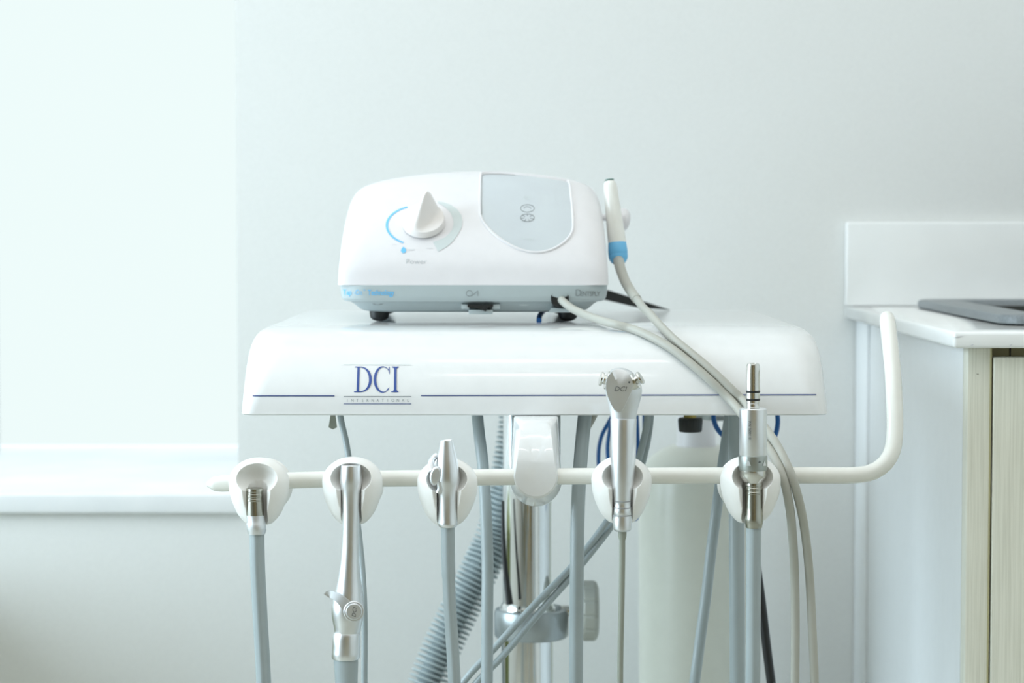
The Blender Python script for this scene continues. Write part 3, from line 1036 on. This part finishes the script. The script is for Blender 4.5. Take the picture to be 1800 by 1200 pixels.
decal('engraved_mark', [text_polys('4', 1333, 809.5, 5.5, rot=PI / 2)], rg_, M['ink_dark'])
for x in (1315, 1344):
    q = [(x - 5, 818.5), (x + 5, 818.5), (x + 2.5, 812), (x, 808.5), (x - 2.5, 812)] if x < 1330 else [(x - 3, 818.5), (x + 3, 818.5), (x, 809)]
    decal('grip_notch', [(q, [list(range(len(q)))])], rg_, M['alu'])
lathe_px('motor_tail', [(826, 23.8, 1323.7), (836, 23.6, 1323.7), (841, 20.5, 1323.7), (846, 17, 1324), (849, 14.5, 1324.5)], DH, M['steel'], t5, sides=56)
pr = [(847, 15.2, 1325), (850, 15.6, 1325), (853, 15.6, 1325), (854, 14.9, 1325), (856, 14.9, 1325), (857, 15.6, 1325), (860, 15.6, 1325), (861, 14.9, 1325), (863, 14.9, 1325), (864, 15.6, 1325), (867, 15.6, 1325), (868, 15.2, 1325), (892, 15.2, 1325)]
lathe_px('connector', pr, DH, M['conn'], t5, sharp=18)
lathe_px('hose_sleeve', [(892, 15.5, 1325), (903, 15.5, 1325), (905, 16.2, 1325), (919, 16.2, 1325), (921, 15.4, 1325), (927, 14.5, 1325)], DH, M['conn'], t5)
hosepts = [(1325, 925, DH), (1324.5, 1000, DH), (1324, 1100, DH), (1323.5, 1200, DH), (1322, 1330, 1.80), (1318, 1440, 1.84), (1309, 1480, 1.89), (1300, 1400, 1.94), (1297, 1250, 1.96), (1296, 1100, 1.965), (1295, 950, 1.97), (1294, 830, 1.975), (1293, 722, 1.98)]
tube('hose', px_path(hosepts), lambda i, n, L: S(DH) * (13.2 if i < n * 0.5 else 15.2), M['hose'], t5, section=groove, sides=36, n=10)

# free hoses around the pole
def hose(name, pts, r, m, label, sec=None, n=10, sides=24):
    return tag(tube(name, px_path(pts), r, m, None, n=n, sides=sides, section=sec), label, 'hose')


hose('grey_tube', [(597, 722, 1.97), (601, 745, 1.96), (608, 775, 1.955), (613, 805, 1.95), (620, 860, 1.94), (628, 915, 1.93), (633, 960, 1.92), (637.5, 1010, 1.91), (640, 1060, 1.90), (641, 1110, 1.90), (640.5, 1200, 1.90), (640, 1500, 1.92), (720, 1700, 2.05), (820, 1720, 2.15)],
     5.6 * S(1.93), M['hose'], 'thin grey tube dropping from the tray behind the tall suction handpiece')
hose('grey_hose', [(1029, 722, 1.93), (1024, 770, 1.925), (1019, 830, 1.92), (1015.5, 900, 1.915), (1014, 1000, 1.91), (1013, 1100, 1.91), (1012.5, 1210, 1.91), (1010, 1500, 1.95), (1000, 1750, 2.1), (970, 1800, 2.17)],
     12.4 * S(1.92), M['hose'], 'thick grey hose hanging between the white arm end and the air-water syringe', groove)
hose('grey_hose', [(1283, 722, 2.03), (1277, 770, 2.02), (1267, 840, 2.01), (1259, 900, 2.0), (1251, 960, 2.0), (1242, 1040, 2.0), (1230, 1130, 2.0), (1220, 1205, 2.0), (1190, 1400, 2.03), (1130, 1650, 2.1), (1020, 1780, 2.17)],
     9.6 * S(2.0), M['hose'], 'slanting grey hose hanging in front of the white cylinder')
hose('black_hose', [(1318, 722, 2.08), (1319, 800, 2.08), (1321, 880, 2.08), (1325, 960, 2.08), (1336, 1040, 2.08), (1341, 1080, 2.08), (1348, 1140, 2.08), (1357, 1210, 2.08), (1395, 1500, 2.1), (1420, 1800, 2.1)],
     8.2 * S(2.08), M['rubber'], 'black hose slanting down behind the motor handpiece hose')
# twin tubes: one thing, two strands joined
tw = empty('twin_tube', P(1140, 735, 2.02), 'twin grey tubes crossing diagonally in front of the chrome pole', 'hose')
tube('tube_strand', px_path([(1139, 722, 2.02), (1137, 745, 2.02), (1131, 775, 2.02), (1120, 815, 2.02), (1100, 865, 2.01), (1070, 912, 2.0), (1036, 958, 2.0), (1001, 1000, 1.995), (941, 1061, 1.98), (870, 1138, 1.975), (812, 1202, 1.975), (740, 1330, 1.99), (760, 1600, 2.05), (860, 1750, 2.16)]), 6.2 * S(2.0), M['hose'], tw, n=10)
tube('tube_strand', px_path([(1144, 722, 2.03), (1142, 748, 2.03), (1137, 780, 2.03), (1127, 820, 2.03), (1107, 872, 2.02), (1077, 921, 2.01), (1041, 968, 2.0), (1004, 1013, 1.995), (950, 1074, 1.98), (884, 1152, 1.975), (828, 1212, 1.975), (760, 1340, 1.99), (785, 1600, 2.05), (880, 1750, 2.16)]), 6.2 * S(2.0), M['hose'], tw, n=10)

# corrugated suction hose
pts = px_path([(914, 690, 2.36), (911, 740, 2.36), (901, 810, 2.36), (888, 880, 2.36), (868, 945, 2.36), (842, 1003, 2.35), (811, 1065, 2.34), (781, 1128, 2.33), (755, 1192, 2.32), (730, 1262, 2.31), (700, 1400, 2.28), (750, 1600, 2.31), (790, 1720, 2.33)])
path = resample(catmull(pts, 12), 0.0005)


def corr_r(i, n, L):
    ph = (L / 0.0056) % 1.0
    b = min(1.0, max(0.0, 0.55 + 1.0 * math.cos(2 * PI * ph)))
    return 0.0118 + 0.0094 * b ** 0.8


v, f = tube_geo(path, corr_r, 28)
ch = mk('corrugated_hose', v, f, M['corr'], None, sharp=0)
ch.data.polygons.foreach_set('use_smooth', [True] * len(ch.data.polygons))
tag(ch, 'thick corrugated grey hose curving down left behind the chrome pole', 'hose')

# blue tubing
def blue(pts, label, r=3.6):
    return tag(tube('blue_tube', px_path(pts), r * S(pts[0][2]), M['blue_tube'], None, n=10, sides=16), label, 'tube')


blue([(1082, 722, 2.25), (1070, 742, 2.25), (1057, 768, 2.25), (1052, 800, 2.25), (1056, 840, 2.25), (1075, 880, 2.25), (1100, 903, 2.25), (1117, 912, 2.25), (1121, 895, 2.26), (1117, 850, 2.27), (1118, 812, 2.27), (1121, 788, 2.27), (1119, 722, 2.28)], 'blue tube looping down behind the air-water syringe, its outer left loop')
blue([(1078, 722, 2.22), (1072, 755, 2.22), (1068, 790, 2.22), (1074, 822, 2.22), (1095, 840, 2.22), (1122, 828, 2.22), (1130, 810, 2.22), (1133, 722, 2.22)], 'blue tube looping down behind the air-water syringe, nearer and shorter loop')
blue([(1366, 722, 2.12), (1367, 745, 2.12), (1361, 768, 2.12), (1340, 792, 2.12), (1310, 790, 2.12), (1282, 774, 2.12), (1262, 755, 2.12), (1255, 738, 2.12), (1254, 722, 2.12)], 'blue tube looping under the tray behind the motor handpiece', 4.4)

# ================================================================== SCALER UNIT
D0 = 2.06
zb0 = P(830, 501, D0).z                     # seam between shell and base
su = empty('scaler_unit', (P(831, 560, 2.2).x, 2.18, zt1), 'white rounded ultrasonic scaler with dial and grey keypad, standing on the tray', 'dental scaler')
xa, xb = P(592, 500, D0).x, P(1071, 500, D0).x
xm_, hwid = (xa + xb) / 2, (xb - xa) / 2
Hs = 0.1085
Lf = 0.125
yrear = 2.32
PF = smooth_tab([(0, 0), (0.2, 0.035), (0.4, 0.125), (0.58, 0.25), (0.74, 0.42), (0.87, 0.62), (0.96, 0.82), (1.0, 1.0)], 0)   # (z/h, y/L)
prof = [(t, y) for t, y in PF]
sl = []
NU = 60
for i in range(NU + 1):
    u = -math.cos(PI * i / NU)
    u = math.copysign(abs(u) ** 0.8, u)
    uu = min(abs(u), 0.9999)
    rnd = (1 - uu ** 11) ** (1 / 11)
    h = Hs * (1 - 0.135 * (u - 0.04) ** 2) * max(rnd, 0.02)
    off = 0.030 * (1 - (1 - uu ** 9) ** (1 / 9))
    ring = []
    for t, y in prof:
        z = t * h
        ring.append((D0 + off + y * Lf, z))
    ring += [(D0 + off + Lf + (yrear - off - D0 - Lf) * k, h * (1 - 0.06 * k * k)) for k in (0.25, 0.5, 0.75, 0.93)]
    ring += [(yrear - off * 0.5, h * 0.88), (yrear + 0.004 - off * 0.5, h * 0.5), (yrear + 0.004 - off * 0.5, 0)]
    sl.append([Vector((xm_ + u * hwid * (1 - 0.036 * (z / Hs) ** 1.2), y, zb0 + z)) for y, z in ring])
v, f = loft(sl)
body = mk('shell', v, f, M['shell'], su, sharp=55, bvh=True)
# base
bz = lambda py: P(830, py, D0).z
def bring(ins, py, r=0.028):
    return rrect(xa + 0.0012 + ins, xb - 0.0006 - ins, D0 - 0.0008 + ins * 0.9, yrear + 0.003 - ins, r, bz(py), 10)
v, f = loft([bring(0.003, 500.2), bring(0.0, 501.5), bring(0.0005, 518), bring(0.0015, 525), bring(0.004, 530), bring(0.009, 531.8), bring(0.0125, 536), bring(0.0175, 545), bring(0.022, 548.5), bring(0.028, 550)])
base = mk('base', v, f, M['base_grey'], su, sharp=28, bvh=True)
# keypad with raised white rim
pan = [(846.5, 310), (848.5, 306.3), (856, 305.2), (880, 305.4), (905, 307), (935, 310), (965, 314), (988, 317.5), (996, 319), (999.5, 323), (1001.5, 335), (1003.5, 355), (1005.3, 375), (1006, 390), (1005.2, 403), (1001, 413), (993, 422), (981, 431), (966, 438), (950, 441.5), (935, 441.5), (920, 438.5), (903, 432), (887, 423), (873, 413), (860, 401), (850, 388), (846, 377), (845.3, 360), (845.6, 335)]
pin = []
for i in range(len(pan)):
    a, b = pan[i], pan[(i + 1) % len(pan)]
    pin += [a, ((a[0] + b[0]) / 2, (a[1] + b[1]) / 2)]
cx_, cy_ = 925, 368
rg, fk = [], []
ks = (1.0, 0.97, 0.9, 0.8, 0.65, 0.5, 0.35, 0.2, 0.05)
pts = [(cx_ + (x - cx_) * k, cy_ + (y - cy_) * k) for k in ks for x, y in pin]
n = len(pin)
for i in range(len(ks) - 1):
    for k in range(n):
        fk.append([i * n + k, i * n + (k + 1) % n, (i + 1) * n + (k + 1) % n, (i + 1) * n + k])
fk.append([(len(ks) - 1) * n + k for k in range(n)])
kp = decal('keypad', [(pts, fk)], body, M['panel_grey'], off=0.0009)
kp['label'] = 'smooth grey keypad panel'
rimp = [lay(cx_ + (x - cx_) * 1.018, cy_ + (y - cy_) * 1.02, BVH[body], 0.0002) for x, y in pan]
rimp = [p for p in rimp if p is not None]
path = catmull(rimp + [rimp[0]], 5)
v, f = tube_geo(path, 0.0013, 10, cap=False)
mk('keypad_rim', v, f, M['shell'], su, sharp=0)
gl = [(846.3, 377), (845.6, 350), (846, 325), (846.8, 310), (849, 306.8), (857, 305.8), (880, 305.9), (905, 307.4)]
decal('keypad_seam', [stroke(gl, 1.3, 4)], body, M['groove'], off=0.0019)
kd = []
for (x, y) in ((927, 366), (927, 382.5)):
    e = ell(x, y, 12, 6.6, 0, 360, 40)
    kd.append(stroke(e, 1.0, 1))
kd.append(stroke(ell(927, 366, 6, 3, 160, 380, 14), 0.7, 1))
for k in range(7):
    a = math.radians(20 + 50 * k)
    kd.append(stroke([(927 + 5 * math.cos(a), 382.5 + 3 * math.sin(a)), (927 + 13 * math.cos(a), 382.5 + 7.4 * math.sin(a))], 0.9, 2))
decal('keypad_symbols', kd, body, M['ink_grey'], off=0.0012)
ks2 = [text_polys('Rinse', 927, 350, 4, align='CENTER', bold=-0.02), stroke([(917, 419), (927, 420)], 1.0), stroke(ell(933, 421, 3, 2.4, 0, 360, 12), 0.8, 1)]
ks2 = ks2[1:] + [stroke([(921, 345), (921, 352)], 0.8), stroke([(921, 346), (927, 344.5), (931, 349), (925, 350)], 0.8)]
tag(decal('keypad_marks', ks2, body, M['ink_pale'], off=0.0012), kind='stuff')
# prints around the dial
cxd, cyd = 744.5, 395
arc_o, arc_i = [], []
for i in range(33):
    a = math.radians(121 + (233 - 121) * i / 32)
    arc_o.append((cxd + 67.5 * math.cos(a), cyd + 38 * math.sin(a)))
    arc_i.append((cxd + 63.0 * math.cos(a), cyd + 35.5 * math.sin(a)))
def ring_arc(cx, cy, rxo, ryo, rxi, ryi, a0, a1, n=32):
    A_ = [(cx + rxo * math.cos(math.radians(a0 + (a1 - a0) * i / n)), cy + ryo * math.sin(math.radians(a0 + (a1 - a0) * i / n))) for i in range(n + 1)]
    B2 = [(cx + rxi * math.cos(math.radians(a0 + (a1 - a0) * i / n)), cy + ryi * math.sin(math.radians(a0 + (a1 - a0) * i / n))) for i in range(n + 1)]
    return strip(A_, B2)
# blue arc through (713,363) (678,395) (700,427)
decal('blue_arc', [ring_arc(735, 396, 57, 35.5, 53, 33.2, 118, 250)], body, M['ink_sky'])
decal('grey_arc', [ring_arc(756, 394, 57, 42, 40, 33.5, -88, 72) if False else
                   strip([(770, 354), (781, 355.5), (793, 360), (804, 368), (811, 378), (813, 389), (811, 401), (804, 413), (796, 424), (786, 433), (770, 442)],
                         [(770, 356.5), (777, 360), (785, 366), (792, 374), (796, 383), (797.5, 393), (795, 403), (789, 411), (782, 417), (774, 421), (761, 425)])], body, M['ink_pale'])
decal('power_word', [text_polys('Power', 713, 463.5, 8.8, sx=1.12, shear=0.06, bold=-0.012)], body, M['ink_word'])
decal('small_marks', [stroke([(717, 438.8), (729, 438.5)], 1.4), stroke([(689, 430), (697, 430)], 0.8), stroke([(749, 436), (760, 436)], 0.8)], body, M['ink_lpale'])
dr = [(709.3, 433)] + ell(709.3, 440, 4.6, 4.6, -35, 215, 16)
decal('water_drop', [(dr, [list(range(len(dr)))])], body, M['ink_sky'])
# base prints
decal('blue_lettering', [text_polys('Tap', 602.5, 518, 9.6, sx=0.74, bold=0.014), text_polys('-On', 621.5, 518.2, 9.6, sx=0.68, bold=-0.006), text_polys('\u2122', 638, 513, 4.5, sx=0.7),
                         text_polys('Technology', 646.5, 518.6, 9.6, sx=0.715, bold=0.014)], base, M['ink_sky'])
decal('printed_symbol', [stroke(ell(825, 515.5, 5.2, 5.2, 0, 360, 28), 1.0, 1), stroke([(829, 520.5), (840, 510.5), (840, 520.5)], 1.0)], base, M['ink_grey'])
decal('maker_lettering', [text_polys('D', 1010.8, 520.2, 12.2, sx=0.9, bold=0.0), text_polys('ENTSPLY', 1019.2, 520.0, 8.2, sx=0.86, bold=0.004, space=0.88)], base, M['ink_grey'])
decal('moulded_dimple', [(ell(664, 533.5, 9.5, 2.4, 0, 180, 12), [list(range(13))])], base, M['ink_grey'], off=0.0003)
decal('moulded_dimple', [(ell(921, 535, 9.5, 2.2, 0, 180, 12), [list(range(13))])], base, M['ink_pale'], off=0.0003)
# switch with black rocker in a small recess
k = S(2.07)
c = P(845, 541, 2.066)
MB().box(c.x - 34 * k, c.x - 20 * k, c.y - 0.001, c.y + 0.02, c.z - 2 * k, c.z + 6 * k, 0.0005).box(c.x + 20 * k, c.x + 34 * k, c.y - 0.001, c.y + 0.02, c.z - 2 * k, c.z + 6 * k, 0.0005) \
    .box(c.x - 21 * k, c.x + 21 * k, c.y - 0.002, c.y + 0.02, c.z - 11 * k, c.z - 3 * k, 0.0006).build('switch_frame', M['base_grey'], su)
v = [c + Vector((x * k, -0.0045, z * k)) for x, z in ((-23, 6), (22, 6), (22, 2), (13, 1), (9, -6), (-3, -1), (-23, 2))]
n = len(v)
v += [q + Vector((0, 0.02, 0)) for q in v]
mk('rocker_switch', v, [list(range(n)), list(range(n, 2 * n))] + [[i, (i + 1) % n, n + (i + 1) % n, n + i] for i in range(n)], M['rubber'], su, sharp=20)
# cable port
c = lay(984, 524, BVH[base], 0.0)
v, f = lathe_axis([(-0.012, 0.0085), (0.0006, 0.0085), (0.0012, 0.0080), (0.0006, 0.0076), (-0.0001, 0.001)], c + Vector((0, -0.0001, 0)), (0, -1, 0.1), 32)
mk('cable_port', v, f, M['rubber'], su)
q = [(969, 541), (964, 549), (1004, 549), (999, 543)]
v = [P(x, y, 2.0585 + (0.006 if y > 540 else 0)) for x, y in q] + [P(x, y, 2.075) for x, y in q]
mk('port_chute', v, [[0, 1, 2, 3], [4, 5, 6, 7]] + [[i, (i + 1) % 4, 4 + (i + 1) % 4, 4 + i] for i in range(4)], M['base_grey'], su, sharp=20)
# feet
fz = zt1
for (x, d) in ((667, 2.10), (998, 2.10), (680, 2.27), (986, 2.27)):
    c = P(x, 555, d)
    top = bz(549) - fz
    v, f = lathe_axis([(0.0003, 0.003), (0.0015, 0.0062), (0.0035, 0.0086), (top * 0.75, 0.0094), (top + 0.002, 0.0096)], (c.x, d, fz), (0, 0, 1), 32)
    mk('foot', v, f, M['rubber'], su)
# dial
h = BVH[body].ray_cast(CAM, ray(745, 391).normalized())
kc, kn = h[0], h[1]
if kn.y > 0: kn = -kn
kn = (kn + Vector((0, 0, 0.02))).normalized()
ux = Vector((1, 0, 0))
uy = kn.cross(ux)
if uy.z < 0: uy = -uy
dirv = (ux * 0.50 + uy * 0.866).normalized()
per = kn.cross(dirv).normalized()
R0 = 0.0196
hb = 0.0065
HTAB = smooth_tab([(-1.0, 0.0065), (-0.85, 0.010), (-0.5, 0.017), (0.0, 0.0285), (0.22, 0.0325), (0.42, 0.0335), (0.60, 0.0318), (0.78, 0.025), (0.92, 0.013), (1.0, 0.0065)], 0)
V, Fc = [], []
NR, NS = 26, 72
rowsr = [(R0 * 1.03, 0), (R0 * 1.03, 0.0012), (R0, hb - 0.001)] + [(R0 * (1 - (j / NR) ** 1.0) * 0.985, None) for j in range(NR)]
for (r, hh) in rowsr:
    for k_ in range(NS):
        a = 2 * PI * k_ / NS
        s, tt = r * math.cos(a), r * math.sin(a)
        if hh is None:
            tall = interp(HTAB, max(-1, min(1, s / R0)))
            edge = min(1, (1 - (r / R0)) / 0.12)
            z = hb + (tall - hb) * math.exp(-abs(tt / 0.0054) ** 2.2) * (edge ** 0.35 if edge > 0 else 0)
        else:
            z = hh
        V.append(kc + dirv * s + per * tt + kn * z)
for i in range(len(rowsr) - 1):
    for k_ in range(NS):
        k2 = (k_ + 1) % NS
        Fc.append([i * NS + k_, i * NS + k2, (i + 1) * NS + k2, (i + 1) * NS + k_])
Fc.append(list(range(NS)))
Fc.append([(len(rowsr) - 1) * NS + k_ for k_ in range(NS)])
tag(mk('dial', V, Fc, M['knob_white'], su, sharp=50), label='white dial with a raised finger grip')
# hook ball on the right side
c = P(1098, 386, 2.20)
v, f = lathe_axis([(-0.030, 0.003), (-0.012, 0.0035), (-0.008, 0.0085), (-0.004, 0.0108), (0.0, 0.0112), (0.003, 0.0095), (0.005, 0.006), (0.0055, 0.002)], c, (1, 0, -0.1), 32)
tag(mk('handpiece_hook', v, f, M['shell'], su, sharp=50))

# ================================================================== SCALER HANDPIECE
sh_ = empty('scaler_handpiece', P(1086, 455, 2.13), 'cream scaler handpiece with blue collar and long pale cable, right of the scaler', 'dental handpiece')
def lathe_line(name, p0, p1, prof, m, parent, **k):
    ax = (p1 - p0)
    v, f = lathe_axis([(h * ax.length, r) for h, r in prof], p0, ax, 32)
    return mk(name, v, f, m, parent, **k)
Dh_ = 2.135
k = S(Dh_)
p0, p1 = P(1071.5, 317, Dh_ + 0.01), P(1085, 428, Dh_)
lathe_line('grip', p0, p1, [(0, 4 * k), (0.01, 8 * k), (0.05, 11 * k), (0.12, 12.4 * k), (0.3, 13 * k), (0.6, 14.5 * k), (0.85, 15.6 * k), (1.0, 15.8 * k)], M['cream'], sh_, sharp=60)
v, f = lathe_axis([(0, 8.2 * k), (0.0006, 7.8 * k)], p0 + (p0 - p1).normalized() * 0.0003, (p0 - p1), 24)
mk('green_tip', v, f, mat('green insert', (0.03, 0.20, 0.17), 0.4), sh_)
p2 = P(1087.5, 462, Dh_ - 0.003)
lathe_line('blue_collar', p1 - (p2 - p1) * 0.06, p2, [(0, 15.4 * k), (0.02, 16 * k), (0.4, 17.2 * k), (0.55, 17.3 * k), (0.58, 16.8 * k), (0.61, 17.3 * k), (0.8, 16.4 * k), (0.94, 13.5 * k), (1.0, 11.5 * k), (0.9, 9.5 * k)], M['blue_ring'], sh_, sharp=40)
p3 = P(1087.5, 463.5, Dh_ - 0.003)
lathe_line('black_gasket', P(1087, 452, Dh_ - 0.002), p3, [(0, 10 * k), (0.9, 10.2 * k), (1.0, 9 * k)], M['rubber'], sh_)
tube('strain_relief', px_path([(1087, 456, 2.128), (1090, 470, 2.115), (1098, 492, 2.10), (1108, 510, 2.08), (1119.5, 526, 2.061)]), lambda i, n, L: k * (9.4 - 1.2 * i / n), M['cable'], sh_, n=10, sides=24)


def on_tray(px, py, r):
    qx, qy = px, py
    for _ in range(6):
        hit = TB.ray_cast(CAM, ray(qx, qy).normalized())
        nn = hit[1]
        if nn.dot(ray(qx, qy)) > 0: nn = -nn
        c = hit[0] + nn * r * 1.05
        ex, ey = project(c)
        qx, qy = qx + (px - ex), qy + (py - ey)
    return c


rc = 7.3 * S(1.98)
cab = [P(985, 525, 2.068), P(991, 531, 2.052), P(1004, 541, 2.042), P(1024, 551, 2.02), P(1050, 561, 1.99), P(1080, 569.5, 1.962)]
for q in ((1108, 577), (1134, 587), (1160, 600), (1184, 615), (1217, 641), (1249, 669), (1282, 701)):
    cab.append(on_tray(q[0], q[1], rc))
down1 = px_path([(1308, 733, 1.880), (1335, 766, 1.855), (1359, 800, 1.829), (1377, 840, 1.811), (1387, 885, 1.816), (1393, 940, 1.83), (1396.5, 1000, 1.845), (1398, 1080, 1.85), (1397.5, 1200, 1.85), (1397, 1330, 1.85), (1403, 1440, 1.85), (1417, 1480, 1.85), (1431, 1430, 1.85)])
up = px_path([(1433, 1320, 1.85), (1432, 1205, 1.85), (1428, 1110, 1.85), (1423.5, 1020, 1.85), (1417, 950, 1.835), (1407, 890, 1.819), (1392, 838, 1.811), (1369, 788, 1.832), (1340, 745, 1.862), (1322, 722, 1.880)])
cab += down1 + up
for q in ((1303, 701), (1288, 686), (1255, 655), (1219, 624), (1188, 599), (1165, 577)):
    cab.append(on_tray(q[0], q[1], rc))
cab += px_path([(1153, 564, 1.972), (1143, 552, 1.995), (1131, 541, 2.025), (1119, 525, 2.062)])
tube('cable', cab, rc, M['cable'], sh_, n=8, sides=20)

# black wedge-shaped bar lying behind the scaler
q = [(1178, 544.5), (1150, 542.5), (1125, 541.5), (1072, 529), (1000, 513), (960, 505), (960, 488), (1000, 494), (1072, 510.5), (1120, 526), (1150, 535.5)]
v = [P(x, y, 2.385) for x, y in q] + [P(x, y, 2.385) + Vector((0, 0.012, 0)) for x, y in q]
n = len(q)
tag(mk('tapered_bar', v, [list(range(n)), list(range(n, 2 * n))] + [[i, (i + 1) % n, n + (i + 1) % n, n + i] for i in range(n)], M['rubber'], sharp=20),
    'black tapered bar sloping down to the back edge of the tray behind the scaler', 'bar')
tag(tube('blue_tube', px_path([(947.5, 563.5, 2.08), (948, 557, 2.10), (953, 549, 2.15), (962, 540, 2.22), (968, 534, 2.35)]), 4.6 * S(2.12), M['blue_tube'], None), 'short blue tube coming out under the scaler onto the tray', 'tube')
